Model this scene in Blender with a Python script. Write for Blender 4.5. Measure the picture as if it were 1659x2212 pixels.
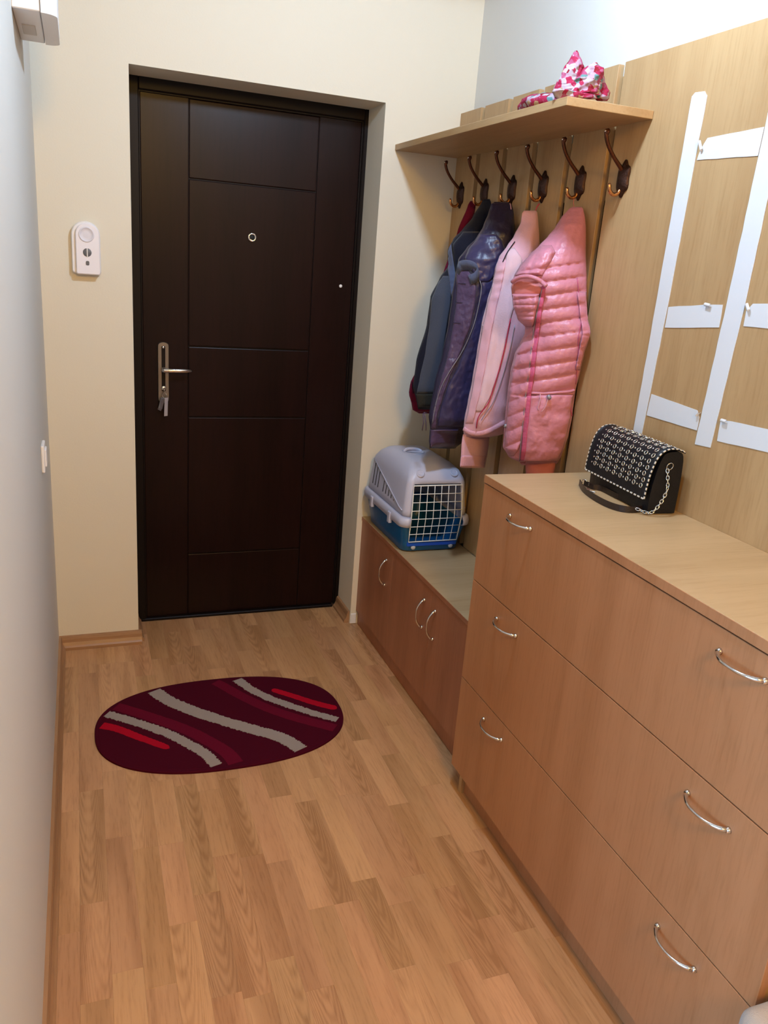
import bpy, bmesh, math, random
from mathutils import Vector, Matrix, noise, Euler
from mathutils.bvhtree import BVHTree
for o in list(bpy.data.objects): bpy.data.objects.remove(o)
S = bpy.context.scene
COL = S.collection
random.seed(7)

# ------------------------------------------------------------------ camera
CAM = Vector((-0.1767, -3.0252, 1.5336)); EUL = Euler((1.2648, -0.0761, -0.3488), 'XYZ'); FPX = 1731.55
cd = bpy.data.cameras.new('camera'); cam = bpy.data.objects.new('camera', cd); COL.objects.link(cam)
cam.location = CAM; cam.rotation_euler = EUL
cd.sensor_fit = 'HORIZONTAL'; cd.sensor_width = 36; cd.lens = FPX / 1659 * 36; cd.clip_start = .01
S.camera = cam
# ------------------------------------------------------------------ world, lights, exposure
S.view_settings.view_transform = 'Standard'; S.view_settings.look = 'None'
S.view_settings.gamma = 1; S.view_settings.use_curve_mapping = False
S.view_settings.exposure = 0.06
w = bpy.data.worlds.new('world'); S.world = w; w.use_nodes = True
w.node_tree.nodes['Background'].inputs[0].default_value = (.8, .88, 1, 1)
w.node_tree.nodes['Background'].inputs[1].default_value = .6
LAMP = (0.61, -1.46, 2.54)
ld = bpy.data.lights.new('ceiling_bulb', 'SPOT'); ld.spot_size = math.radians(179); ld.spot_blend = .06; ld.shadow_soft_size = .06; ld.energy = 77; ld.color = (.56, .75, 1.0)
lo = bpy.data.objects.new('ceiling_bulb', ld); lo.location = LAMP; COL.objects.link(lo)
wd = bpy.data.lights.new('window_daylight', 'AREA'); wd.shape = 'RECTANGLE'; wd.size = 1.3; wd.size_y = 1.4
wd.energy = 150; wd.color = (.26, .60, 1.0)
wo = bpy.data.objects.new('window_daylight', wd); wo.location = (-2.66, -3.9, 1.55)
wo.rotation_euler = (math.radians(90), 0, math.radians(-90)); COL.objects.link(wo)
rd = bpy.data.lights.new('back_room_bulb', 'POINT'); rd.energy = 185; rd.color = (1.0, .56, .10); rd.shadow_soft_size = .25
ro = bpy.data.objects.new('back_room_bulb', rd); ro.location = (0.15, -4.2, 2.60); COL.objects.link(ro)

# ------------------------------------------------------------------ helpers
R3 = EUL.to_matrix()
def ray(u, v):
    return (R3 @ Vector(((u - 829.5) / FPX, -(v - 1106) / FPX, -1))).normalized()
def at(u, v, ax, val):
    d = ray(u, v); t = (val - CAM[ax]) / d[ax]; return CAM + d * t

def setp(o, label=None, cat=None, group=None, kind=None):
    if label: o['label'] = label
    if cat: o['category'] = cat
    if group: o['group'] = group
    if kind: o['kind'] = kind
    return o
def thing(name, loc, label, cat, group=None):
    o = bpy.data.objects.new(name, None); COL.objects.link(o); o.location = loc; o.empty_display_size = .02
    return setp(o, label, cat, group)
def link(name, me, parent=None, loc=None, rot=None):
    o = bpy.data.objects.new(name, me); COL.objects.link(o)
    if loc is not None: o.location = loc
    if rot is not None: o.rotation_euler = rot
    if parent is not None:
        o.parent = parent
        o.matrix_parent_inverse = wm(parent).inverted()
    return o
def wm(o):
    m = Matrix.LocRotScale(o.location, o.rotation_euler, o.scale)
    if o.parent: m = wm(o.parent) @ o.matrix_parent_inverse @ m
    return m
def mesh(name, vs, fs, mat, parent=None, smooth=False, loc=None, rot=None, mats=None, fm=None):
    me = bpy.data.meshes.new(name); me.from_pydata([tuple(v) for v in vs], [], fs)
    for m in (mats or [mat]): me.materials.append(m)
    if fm: me.polygons.foreach_set('material_index', fm)
    if smooth: me.polygons.foreach_set('use_smooth', [True] * len(me.polygons))
    me.update()
    return link(name, me, parent, loc, rot)
def frombm(name, bm, mat, parent=None, smooth=False, loc=None, rot=None):
    bmesh.ops.recalc_face_normals(bm, faces=bm.faces)
    me = bpy.data.meshes.new(name); bm.to_mesh(me); bm.free()
    me.materials.append(mat)
    if smooth: me.polygons.foreach_set('use_smooth', [True] * len(me.polygons))
    return link(name, me, parent, loc, rot)
def bmbox(bm, x0, x1, y0, y1, z0, z1, bev=0, seg=1):
    r = bmesh.ops.create_cube(bm, size=1)
    vs = r['verts']
    for v in vs:
        v.co = Vector(((x0 + x1) / 2 + v.co.x * (x1 - x0), (y0 + y1) / 2 + v.co.y * (y1 - y0), (z0 + z1) / 2 + v.co.z * (z1 - z0)))
    if bev:
        es = set(e for v in vs for e in v.link_edges)
        bmesh.ops.bevel(bm, geom=list(es), offset=bev, segments=seg, affect='EDGES', profile=.5)
def box(name, x0, x1, y0, y1, z0, z1, mat, parent=None, bev=.001, seg=1, **k):
    bm = bmesh.new(); bmbox(bm, x0, x1, y0, y1, z0, z1, bev, seg)
    return frombm(name, bm, mat, parent, **k)
def boxes(name, L, mat, parent=None, bev=0, **k):
    bm = bmesh.new()
    for b in L: bmbox(bm, *b, bev)
    return frombm(name, bm, mat, parent, **k)
class MB:
    def __init__(s): s.v = []; s.f = []
    def add(s, v, f):
        n = len(s.v); s.v += [Vector(a) for a in v]; s.f += [tuple(i + n for i in q) for q in f]; return s
    def tube(s, pts, rad, n=10, closed=False, flat=None, cap=True):
        pts = [Vector(p) for p in pts]; m = len(pts)
        if not hasattr(rad, '__len__'): rad = [rad] * m
        V = []; up = None
        for i, p in enumerate(pts):
            a = pts[(i - 1) % m] if (closed or i > 0) else pts[i]
            b = pts[(i + 1) % m] if (closed or i < m - 1) else pts[i]
            t = (b - a).normalized()
            if up is None:
                up = Vector((0, 0, 1)) if abs(t.z) < .9 else Vector((1, 0, 0))
            e1 = (up - t * up.dot(t)).normalized(); e2 = t.cross(e1); up = e1
            for k in range(n):
                c, q = math.cos(2 * math.pi * k / n), math.sin(2 * math.pi * k / n)
                fl = flat if flat else 1
                V.append(p + e1 * (c * rad[i]) + e2 * (q * rad[i] * fl))
        F = []
        for i in range(m if closed else m - 1):
            j = (i + 1) % m
            for k in range(n):
                l = (k + 1) % n; F.append((i * n + k, i * n + l, j * n + l, j * n + k))
        if not closed and cap:
            F.append(tuple(range(n))[::-1]); F.append(tuple((m - 1) * n + k for k in range(n)))
        return s.add(V, F)
    def lathe(s, prof, o, ax, n=20):
        # prof: (r, h) pairs along axis ax from origin o
        ax = Vector(ax).normalized(); o = Vector(o)
        e1 = ax.orthogonal().normalized(); e2 = ax.cross(e1); V = []
        for r, h in prof:
            for k in range(n):
                a = 2 * math.pi * k / n; V.append(o + ax * h + (e1 * math.cos(a) + e2 * math.sin(a)) * r)
        F = [(i * n + k, i * n + (k + 1) % n, (i + 1) * n + (k + 1) % n, (i + 1) * n + k) for i in range(len(prof) - 1) for k in range(n)]
        F.append(tuple(range(n))[::-1]); F.append(tuple((len(prof) - 1) * n + k for k in range(n)))
        return s.add(V, F)
    def torus(s, o, ax, R, r, n=18, m=8):
        ax = Vector(ax).normalized(); e1 = ax.orthogonal().normalized(); e2 = ax.cross(e1); o = Vector(o)
        return s.tube([o + (e1 * math.cos(2 * math.pi * i / n) + e2 * math.sin(2 * math.pi * i / n)) * R for i in range(n)], r, m, True)
    def build(s, name, mat, parent=None, smooth=True, **k):
        return mesh(name, s.v, s.f, mat, parent, smooth, **k)
def bez(pts, n):
    out = []; P = [Vector(p) for p in pts]
    P = [P[0] * 2 - P[1]] + P + [P[-1] * 2 - P[-2]]
    for i in range(1, len(P) - 2):
        for k in range(n):
            t = k / n; a, b, c, d = P[i - 1:i + 3]
            out.append(.5 * ((2 * b) + (c - a) * t + (2 * a - 5 * b + 4 * c - d) * t * t + (3 * b - a - 3 * c + d) * t ** 3))
    out.append(P[-2]); return out
def extrude_profile(name, prof, p0, p1, out, mat, parent=None):
    # prof: (out, z) polygon swept from p0 to p1
    p0, p1, out = Vector(p0), Vector(p1), Vector(out); n = len(prof); V = []
    for p in (p0, p1):
        for a, z in prof: V.append(p + out * a + Vector((0, 0, z)))
    F = [(k, (k + 1) % n, n + (k + 1) % n, n + k) for k in range(n)] + [tuple(range(n))[::-1], tuple(range(n, 2 * n))]
    return mesh(name, V, F, mat, parent)

# ------------------------------------------------------------------ materials
def nmat(name):
    m = bpy.data.materials.new(name); m.use_nodes = True; nt = m.node_tree
    return m, nt, nt.nodes['Principled BSDF']
def simple(name, col, rough=.5, metal=0, spec=.5, bump=0, bscale=200, sheen=0, mott=0, bdist=.002):
    m, nt, b = nmat(name)
    b.inputs['Base Color'].default_value = (*col, 1); b.inputs['Roughness'].default_value = rough
    b.inputs['Metallic'].default_value = metal; b.inputs['Specular IOR Level'].default_value = spec
    if sheen: b.inputs['Sheen Weight'].default_value = sheen; b.inputs['Sheen Roughness'].default_value = .5
    N = nt.nodes; L = nt.links
    if bump or mott:
        tc = N.new('ShaderNodeTexCoord'); nz = N.new('ShaderNodeTexNoise')
        nz.inputs['Scale'].default_value = bscale; nz.inputs['Detail'].default_value = 4
        L.new(tc.outputs['Object'], nz.inputs['Vector'])
        if bump:
            bp = N.new('ShaderNodeBump'); bp.inputs['Strength'].default_value = bump; bp.inputs['Distance'].default_value = bdist
            L.new(nz.outputs['Fac'], bp.inputs['Height']); L.new(bp.outputs['Normal'], b.inputs['Normal'])
        if mott:
            mx = N.new('ShaderNodeMix'); mx.data_type = 'RGBA'
            mx.inputs[6].default_value = (*[c * (1 - mott) for c in col], 1); mx.inputs[7].default_value = (*[min(1, c * (1 + mott)) for c in col], 1)
            L.new(nz.outputs['Fac'], mx.inputs[0]); L.new(mx.outputs[2], b.inputs['Base Color'])
    return m
def wood(name, light, dark, axis='Z', rough=.38, scale=1.0, perobj=False, figure=.5, tint=.0, spec=.5, seed=0):
    m, nt, b = nmat(name); N = nt.nodes; L = nt.links
    tc = N.new('ShaderNodeTexCoord'); mp = N.new('ShaderNodeMapping'); L.new(tc.outputs['Object'], mp.inputs['Vector'])
    s = {'X': (.07, 1, 1), 'Y': (1, .07, 1), 'Z': (1, 1, .07)}[axis]
    mp.inputs['Scale'].default_value = [a * scale for a in s]
    mp.inputs['Location'].default_value = (seed * 3.1, seed * 1.7, seed * 2.3)
    vec = mp.outputs['Vector']; oi = N.new('ShaderNodeObjectInfo')
    if perobj:
        cb = N.new('ShaderNodeMath'); cb.operation = 'MULTIPLY'; cb.inputs[1].default_value = 37.0; L.new(oi.outputs['Random'], cb.inputs[0])
        ad = N.new('ShaderNodeVectorMath'); ad.operation = 'ADD'; L.new(vec, ad.inputs[0]); L.new(cb.outputs[0], ad.inputs[1]); vec = ad.outputs[0]
    # fine pores
    n1 = N.new('ShaderNodeTexNoise'); n1.inputs['Scale'].default_value = 140; n1.inputs['Detail'].default_value = 5; n1.inputs['Roughness'].default_value = .65
    L.new(vec, n1.inputs['Vector'])
    # cathedral bands
    wv = N.new('ShaderNodeTexNoise'); wv.inputs['Scale'].default_value = 4.5; wv.inputs['Detail'].default_value = 2.5; wv.inputs['Distortion'].default_value = .35
    L.new(vec, wv.inputs['Vector'])
    mu = N.new('ShaderNodeMath'); mu.operation = 'MULTIPLY'; mu.inputs[1].default_value = 26; L.new(wv.outputs['Fac'], mu.inputs[0])
    sn = N.new('ShaderNodeMath'); sn.operation = 'SINE'; L.new(mu.outputs[0], sn.inputs[0])
    mr = N.new('ShaderNodeMapRange'); mr.inputs[1].default_value = .1; mr.inputs[2].default_value = 1; L.new(sn.outputs[0], mr.inputs[0])
    n3 = N.new('ShaderNodeTexNoise'); n3.inputs['Scale'].default_value = 14; n3.inputs['Detail'].default_value = 2; L.new(vec, n3.inputs['Vector'])
    # combine
    a1 = N.new('ShaderNodeMath'); a1.operation = 'MULTIPLY'; L.new(mr.outputs[0], a1.inputs[0]); a1.inputs[1].default_value = figure * .5
    r1 = N.new('ShaderNodeMapRange'); r1.inputs[1].default_value = .48; r1.inputs[2].default_value = .72; r1.inputs[4].default_value = .5; L.new(n1.outputs['Fac'], r1.inputs[0])
    r3 = N.new('ShaderNodeMapRange'); r3.inputs[1].default_value = .35; r3.inputs[2].default_value = .75; r3.inputs[4].default_value = .45; L.new(n3.outputs['Fac'], r3.inputs[0])
    a2 = N.new('ShaderNodeMath'); a2.operation = 'ADD'; L.new(a1.outputs[0], a2.inputs[0]); L.new(r1.outputs[0], a2.inputs[1])
    a3 = N.new('ShaderNodeMath'); a3.operation = 'ADD'; a3.use_clamp = True; L.new(a2.outputs[0], a3.inputs[0]); L.new(r3.outputs[0], a3.inputs[1])
    fac = a3.outputs[0]
    if perobj:   # cathedral figure along the middle of some strips
        def mth(op, a, b=None, clamp=False):
            q = N.new('ShaderNodeMath'); q.operation = op; q.use_clamp = clamp
            for i, v in enumerate((a, b)):
                if v is None: continue
                if isinstance(v, (int, float)): q.inputs[i].default_value = v
                else: L.new(v, q.inputs[i])
            return q.outputs[0]
        sx = N.new('ShaderNodeSeparateXYZ'); L.new(tc.outputs['Object'], sx.inputs[0])
        off = mth('MULTIPLY', mth('SUBTRACT', mth('FRACT', mth('MULTIPLY', oi.outputs['Random'], 91.7)), .5), 1.1)
        u_ = mth('SUBTRACT', mth('SUBTRACT', mth('MULTIPLY', sx.outputs['X'], 30.0), 1.0), off)
        nn_ = N.new('ShaderNodeTexNoise'); nn_.inputs['Scale'].default_value = 9; nn_.inputs['Detail'].default_value = 3; L.new(vec, nn_.inputs['Vector'])
        val = mth('ADD', mth('ADD', mth('MULTIPLY', sx.outputs['Y'], 17.0), mth('MULTIPLY', mth('MULTIPLY', u_, u_), -4.2)), mth('MULTIPLY', nn_.outputs['Fac'], 6.0))
        ln_ = mth('POWER', mth('ABSOLUTE', mth('SINE', mth('MULTIPLY', val, 3.14159))), 3.0)
        msk = mth('MULTIPLY', mth('GREATER_THAN', mth('FRACT', mth('MULTIPLY', oi.outputs['Random'], 53.3)), .66), .45)
        brk = N.new('ShaderNodeMapRange'); brk.inputs[1].default_value = .35; brk.inputs[2].default_value = .6; L.new(n3.outputs['Fac'], brk.inputs[0])
        fac = mth('ADD', fac, mth('MULTIPLY', mth('MULTIPLY', ln_, msk), mth('ADD', mth('MULTIPLY', brk.outputs[0], .7), .3)), True)
    mx = N.new('ShaderNodeMix'); mx.data_type = 'RGBA'; mx.inputs[6].default_value = (*light, 1); mx.inputs[7].default_value = (*dark, 1)
    L.new(fac, mx.inputs[0]); out = mx.outputs[2]
    if tint:
        hs = N.new('ShaderNodeHueSaturation'); L.new(out, hs.inputs['Color'])
        v = N.new('ShaderNodeMapRange'); v.inputs[3].default_value = 1 - tint; v.inputs[4].default_value = 1 + tint; L.new(oi.outputs['Random'], v.inputs[0])
        L.new(v.outputs[0], hs.inputs['Value'])
        v2 = N.new('ShaderNodeMath'); v2.operation = 'MULTIPLY'; v2.inputs[1].default_value = 7.13; L.new(oi.outputs['Random'], v2.inputs[0])
        fr = N.new('ShaderNodeMath'); fr.operation = 'FRACT'; L.new(v2.outputs[0], fr.inputs[0])
        v3 = N.new('ShaderNodeMapRange'); v3.inputs[3].default_value = .497; v3.inputs[4].default_value = .506; L.new(fr.outputs[0], v3.inputs[0])
        L.new(v3.outputs[0], hs.inputs['Hue']); out = hs.outputs[0]
    L.new(out, b.inputs['Base Color'])
    b.inputs['Roughness'].default_value = rough; b.inputs['Specular IOR Level'].default_value = spec
    bp = N.new('ShaderNodeBump'); bp.inputs['Strength'].default_value = .12; bp.inputs['Distance'].default_value = .0006; bp.invert = True
    L.new(n1.outputs['Fac'], bp.inputs['Height']); L.new(bp.outputs['Normal'], b.inputs['Normal'])
    return m
def plaster(name, col, amt=.05):
    m, nt, b = nmat(name); N = nt.nodes; L = nt.links
    tc = N.new('ShaderNodeTexCoord'); a = N.new('ShaderNodeTexNoise'); a.inputs['Scale'].default_value = 2.2; a.inputs['Detail'].default_value = 5
    L.new(tc.outputs['Object'], a.inputs['Vector'])
    mx = N.new('ShaderNodeMix'); mx.data_type = 'RGBA'; mx.inputs[6].default_value = (*[c * (1 - amt) for c in col], 1); mx.inputs[7].default_value = (*col, 1)
    L.new(a.outputs['Fac'], mx.inputs[0]); L.new(mx.outputs[2], b.inputs['Base Color'])
    n = N.new('ShaderNodeTexNoise'); n.inputs['Scale'].default_value = 160; n.inputs['Detail'].default_value = 3; L.new(tc.outputs['Object'], n.inputs['Vector'])
    bp = N.new('ShaderNodeBump'); bp.inputs['Strength'].default_value = .25; bp.inputs['Distance'].default_value = .001
    L.new(n.outputs['Fac'], bp.inputs['Height']); L.new(bp.outputs['Normal'], b.inputs['Normal'])
    b.inputs['Roughness'].default_value = .75; b.inputs['Specular IOR Level'].default_value = .25
    return m

M = {}
M['cream'] = plaster('cream_paint', (.73, .675, .55))
M['white_wall'] = plaster('offwhite_paint', (.66, .63, .57))
M['right_wall'] = plaster('white_paint', (.70, .69, .65))
M['ceiling'] = plaster('ceiling_paint', (.55, .52, .46))
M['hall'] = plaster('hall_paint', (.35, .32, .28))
M['plaster'] = plaster('bare_plaster', (.75, .74, .76))
OL, OD = (.46, .295, .14), (.35, .20, .083)
M['oak_v'] = wood('oak_laminate_vertical', OL, OD, 'Z', seed=1)
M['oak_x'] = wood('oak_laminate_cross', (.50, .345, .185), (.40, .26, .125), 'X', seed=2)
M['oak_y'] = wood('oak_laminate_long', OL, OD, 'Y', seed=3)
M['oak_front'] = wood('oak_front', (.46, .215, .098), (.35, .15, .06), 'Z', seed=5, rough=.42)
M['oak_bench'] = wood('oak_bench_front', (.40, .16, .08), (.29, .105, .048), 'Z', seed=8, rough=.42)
M['floor'] = wood('floor_laminate', (.56, .31, .155), (.34, .165, .072), 'Y', rough=.33, scale=1.25, perobj=True, figure=.8, tint=.085, seed=4)
M['skirt'] = wood('skirting_wood', (.40, .22, .11), (.27, .14, .065), 'Y', seed=6)
M['skirt_x'] = wood('skirting_wood_cross', (.40, .22, .11), (.27, .14, .065), 'X', seed=6)
M['door'] = wood('dark_walnut', (.014, .0045, .004), (.005, .0018, .0015), 'Z', rough=.33, scale=.6, figure=.3, seed=9, spec=.14)
M['doorframe'] = simple('door_frame_brown', (.007, .004, .0035), .45, spec=.15)
M['chrome'] = simple('chrome', (.75, .74, .72), .16, 1)
M['brushed'] = simple('brushed_nickel', (.20, .18, .17), .4, 1, bump=.1, bscale=400)
M['bronze'] = simple('antique_bronze', (.10, .034, .017), .3, .85, bump=.5, bscale=260, mott=.5)
M['bronze_d'] = simple('dark_bronze', (.05, .022, .015), .42, .7, bump=.9, bscale=200)
M['copper'] = simple('worn_copper', (.62, .30, .13), .2, 1)
M['white_pl'] = simple('white_plastic', (.80, .78, .78), .35)
M['grey_pl'] = simple('grey_plastic', (.12, .12, .13), .4)
M['lgrey_pl'] = simple('light_grey_plastic', (.55, .55, .57), .4)
M['black'] = simple('black_void', (.006, .006, .007), .7)
M['tape'] = simple('white_tape', (.66, .67, .69), .55, bump=.15, bscale=60)
M['tape_back'] = simple('tape_liner', (.66, .66, .67), .6)

# ------------------------------------------------------------------ room shell
H = 2.07; W = .887; XL = -.294; XR = 1.239; D = .184; ZC = 2.72; YB = -5.4; XF = -2.8; YLE = -2.45
st = lambda o: setp(o, kind='structure')
st(boxes('wall_back', [(XL - .12, 0, 0, .36, 0, ZC), (W, XR + .12, 0, .36, 0, ZC), (0, W, 0, .36, H, ZC)], M['cream']))
st(box('wall_right', XR, XR + .12, YB, 0, 0, ZC, M['right_wall'], bev=0))
st(boxes('wall_left', [(XL - .12, XL, YLE, 0, 0, ZC)], M['white_wall']))
st(boxes('wall_side', [(XF - .1, XL - .12, -2.57, -2.45, 0, ZC)], M['hall']))
st(boxes('wall_far', [(XF - .1, XF, YB, -4.6, 0, ZC), (XF - .1, XF, -3.2, -2.57, 0, ZC), (XF - .1, XF, -4.6, -3.2, 0, .8), (XF - .1, XF, -4.6, -3.2, 2.3, ZC)], M['hall']))
st(box('wall_front', XF - .1, XR + .12, YB - .12, YB, 0, ZC, M['hall'], bev=0))
st(box('ceiling', XF - .1, XR + .12, YB - .12, .36, ZC, ZC + .1, M['ceiling'], bev=0))
win = st(boxes('window_1', [(XF - .05, XF - .01, -4.6, -4.54, .8, 2.3), (XF - .05, XF - .01, -3.26, -3.2, .8, 2.3), (XF - .05, XF - .01, -4.54, -3.26, .8, .86),
    (XF - .05, XF - .01, -4.54, -3.26, 2.24, 2.3), (XF - .05, XF - .01, -3.925, -3.875, .86, 2.24)], M['white_pl'], bev=.003))
fl = st(box('floor', XF - .1, XR + .12, YB - .12, .36, -.06, -.004, M['floor'], bev=0))
# floor strips: joined edge to edge with a hairline joint
PW = .0655; pm = {}
def plank(x0, y0, ln):
    k = round(ln, 2)
    if k not in pm:
        bm = bmesh.new(); bmbox(bm, 0, PW - .0001, 0, k - .0001, -.004, 0, .00012)
        bmesh.ops.recalc_face_normals(bm, faces=bm.faces)
        me = bpy.data.meshes.new('plank'); bm.to_mesh(me); bm.free(); me.materials.append(M['floor']); pm[k] = me
    link('plank', pm[k], fl, loc=(x0, y0, 0))
rnd = random.Random(21); x = XL + .003; col = 0; cnt = 0
while x < .925:
    y = .18 - rnd.choice([.0, .07, .16, .22, .30]); first = True
    yt = .184
    while yt > -3.3:
        ln = rnd.choice([.28, .34, .40, .44, .30]) if not first else rnd.choice([.12, .2, .26, .34])
        first = False
        plank(x, yt - ln, ln); yt = round(yt - ln, 4); cnt += 1
    x += PW

cl = thing('ceiling_lamp', (LAMP[0], LAMP[1], ZC), 'ceiling lamp above the chest, with an added dish that blocks upward light', 'lamp')
MB().lathe([(.05, 0), (.05, .02), (.012, .03), (.010, .09), (.20, .12), (.205, .13), (.195, .13), (.01, .10)], (LAMP[0], LAMP[1], ZC), (0, 0, -1), 32).build('added_lamp_dish', simple('enamel', (.35, .34, .32), .6), cl)  # unseen dish added above the bulb to keep its light off the ceiling
# skirting boards
SP = [(0, 0), (.022, 0), (.022, .012), (.017, .018), (.012, .03), (.011, .042), (.008, .052), (.0, .055)]
st(extrude_profile('baseboard_left', SP, (XL, YLE, 0), (XL, -.0, 0), (1, 0, 0), M['skirt']))
st(extrude_profile('baseboard_back', SP, (XL + .002, 0, 0), (.012, 0, 0), (0, -1, 0), M['skirt_x']))
st(extrude_profile('baseboard_left_reveal', SP, (.0, .004, 0), (.0, D - .004, 0), (1, 0, 0), M['skirt']))
st(extrude_profile('baseboard_right_reveal', SP, (W, .012, 0), (W, D - .004, 0), (-1, 0, 0), M['skirt']))
st(box('trim_1', W + .001, .915, -.004, .012, 0, .048, M['plaster'], bev=.003))
st(box('trim_2', 0.024, W - .024, D - .001, D + .03, 0, .012, M['doorframe'], bev=.003))

# ------------------------------------------------------------------ entrance door
door = st(bpy.data.objects.new('door_1', None)); COL.objects.link(door); door.location = (W / 2, D + .03, 0); door['label'] = 'dark walnut panelled entrance door set back in its reveal'
boxes('door_frame', [(-.002, .042, D, D + .09, 0, 2.072), (.872, W + .002, D, D + .09, 0, 2.072), (.042, .872, D, D + .09, 2.03, 2.072)], M['doorframe'], door, bev=.003)
boxes('frame_stop', [(.040, .047, D + .012, D + .02, .012, 2.03), (.866, .874, D + .012, D + .02, .012, 2.03), (.045, .87, D + .012, D + .02, 2.024, 2.032)], M['doorframe'], door, bev=.001)
yf = D + .018
box('door_core', .047, .866, yf + .006, yf + .05, .012, 2.026, M['doorframe'], door, bev=0)
G = .0022
box('stile', .047, .217 - G, yf, yf + .02, .012, 2.026, M['door'], door, bev=.0022, seg=2)
box('stile', .698 + G, .866, yf, yf + .02, .012, 2.026, M['door'], door, bev=.0022, seg=2)
zz = [.012, .288, .873, 1.152, 1.759, 2.026]
for i in range(5):
    o = box('door_panel', .217, .698, yf + .001, yf + .02, zz[i] + (G if i else 0), zz[i + 1] - G, M['door'], door, bev=.0028, seg=2)
mb = MB(); mb.lathe([(.017, 0), (.017, .004), (.0145, .006), (.0105, .006), (.0095, .002), (.004, .0015)], (.454, yf + .001, 1.573), (0, -1, 0), 28)
pe = mb.build('peephole', M['chrome'], door)
MB().lathe([(.0088, 0), (.0075, .003), (.003, .0042)], (.454, yf - .002, 1.573), (0, -1, 0), 16).build('peephole_lens', M['black'], pe)
MB().lathe([(.0065, 0), (.0065, .002), (.004, .0032)], (.819, yf + .0005, 1.415), (0, -1, 0), 16).build('screw_cap', M['white_pl'], door)
# lock plate with arched ends
def plate(name, xc, z0, z1, hw, y, t, mat, parent, arch=.014):
    pts = [(-hw, z0 + arch), (-hw, z1 - arch)] + [(-hw * math.cos(a), z1 - arch + arch * math.sin(a)) for a in [math.pi * k / 10 for k in range(1, 10)]]
    pts += [(hw, z1 - arch), (hw, z0 + arch)] + [(hw * math.cos(a), z0 + arch - arch * math.sin(a)) for a in [math.pi * k / 10 for k in range(1, 10)]]
    n = len(pts); V = []
    for (s, yy) in ((1, y), (1, y - t * .6), (.9, y - t)):
        for px, pz in pts: V.append((xc + px * s, yy, (z0 + z1) / 2 + (pz - (z0 + z1) / 2) * (1 if s == 1 else .985)))
    F = [(j * n + k, j * n + (k + 1) % n, (j + 1) * n + (k + 1) % n, (j + 1) * n + k) for j in range(2) for k in range(n)] + [tuple(range(2 * n, 3 * n))]
    return mesh(name, V, F, mat, parent)
dh = plate('door_handle', .121, .93, 1.166, .0215, yf + .001, .007, M['brushed'], door)
plate('handle_plate_inlay', .121, .975, 1.150, .0072, yf - .0055, .0012, M['doorframe'], dh, arch=.003)
mb = MB(); mb.tube([(.121, yf, 1.062), (.121, yf - .02, 1.062), (.121, yf - .038, 1.062)], [.011, .0095, .010], 14)
mb.tube(bez([(.116, yf - .040, 1.062), (.150, yf - .044, 1.062), (.190, yf - .042, 1.062), (.226, yf - .034, 1.061)], 6), [.0085] * 7 + [.0082] * 6 + [.0078, .0075, .007, .006, .005, .0035], 12, flat=.8)
mb.build('lever', M['chrome'], dh)
MB().lathe([(.0045, 0), (.0045, .0012), (.002, .002)], (.121, yf - .0065, 1.145), (0, -1, 0), 12).build('screw', M['chrome'], dh)
MB().lathe([(.0095, 0), (.0095, .004), (.007, .006)], (.121, yf - .005, .988), (0, -1, 0), 18).build('lock_cylinder', M['chrome'], dh)

ks = thing('key_bunch', (.121, yf - .012, .985), 'small bunch of keys with a white tag hanging from the lock of the brown door', 'keys')
mb = MB(); mb.tube([(.121, yf - .004, .986), (.121, yf - .022, .986)], [.0022, .0022], 8)
mb.lathe([(.009, 0), (.0095, .0012), (.009, .0024)], (.1198, yf - .026, .984), (1, 0, 0), 16); mb.build('key', M['chrome'], ks)
MB().torus((.122, yf - .028, .964), (.6, .5, .2), .0125, .0009, 24, 6).build('key_ring', M['chrome'], ks)
def tag(name, c, w_, h_, rz, ry, mat):
    bm = bmesh.new(); bmbox(bm, -w_ / 2, w_ / 2, -.001, .001, -h_, 0, .0008); frombm(name, bm, mat, ks, loc=c, rot=(0, ry, rz))
tag('key_tag', (.129, yf - .030, .955), .019, .072, .75, .05, simple('tag_card', (.42, .38, .40), .5))
tag('key_tag', (.118, yf - .026, .950), .015, .05, -.5, .35, simple('tag_grey', (.12, .10, .11), .5))
tag('key_fob', (.117, yf - .022, .953), .016, .045, -.2, .25, M['grey_pl'])

# ------------------------------------------------------------------ motion sensor on the back wall
def rounded_outline(hw, z0, z1, rt, rb, n=8):
    P = []
    for cx, cz, r, a0 in ((hw - rt, z1 - rt, rt, 0), (-hw + rt, z1 - rt, rt, 90), (-hw + rb, z0 + rb, rb, 180), (hw - rb, z0 + rb, rb, 270)):
        for k in range(n + 1):
            a = math.radians(a0 + 90 * k / n); P.append((cx + r * math.cos(a), cz + r * math.sin(a)))
    return P
def slab(name, P, xc, y0, y1, inset, mat, parent=None, axis='y'):
    n = len(P); zc = sum(p[1] for p in P) / n; V = []
    for s, y in ((0, y0), (0, y1 + (y0 - y1) * .3), (inset * .5, y1 + (y0 - y1) * .1), (inset, y1)):
        for px, pz in P:
            l = math.hypot(px, pz - zc); f = max(0, 1 - s / max(l, 1e-6)); V.append((xc + px * f, y, zc + (pz - zc) * f))
    F = [(j * n + k, j * n + (k + 1) % n, (j + 1) * n + (k + 1) % n, (j + 1) * n + k) for j in range(3) for k in range(n)] + [tuple(range(3 * n, 4 * n))]
    return mesh(name, V, F, mat, parent)
ms = thing('motion_sensor', (-.148, 0, 1.41), 'white motion sensor mounted on the cream wall left of the door', 'sensor')
slab('sensor_base', rounded_outline(.046, 1.409, 1.577, .044, .008), -.148, 0, -.022, .004, M['white_pl'], ms)
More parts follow.
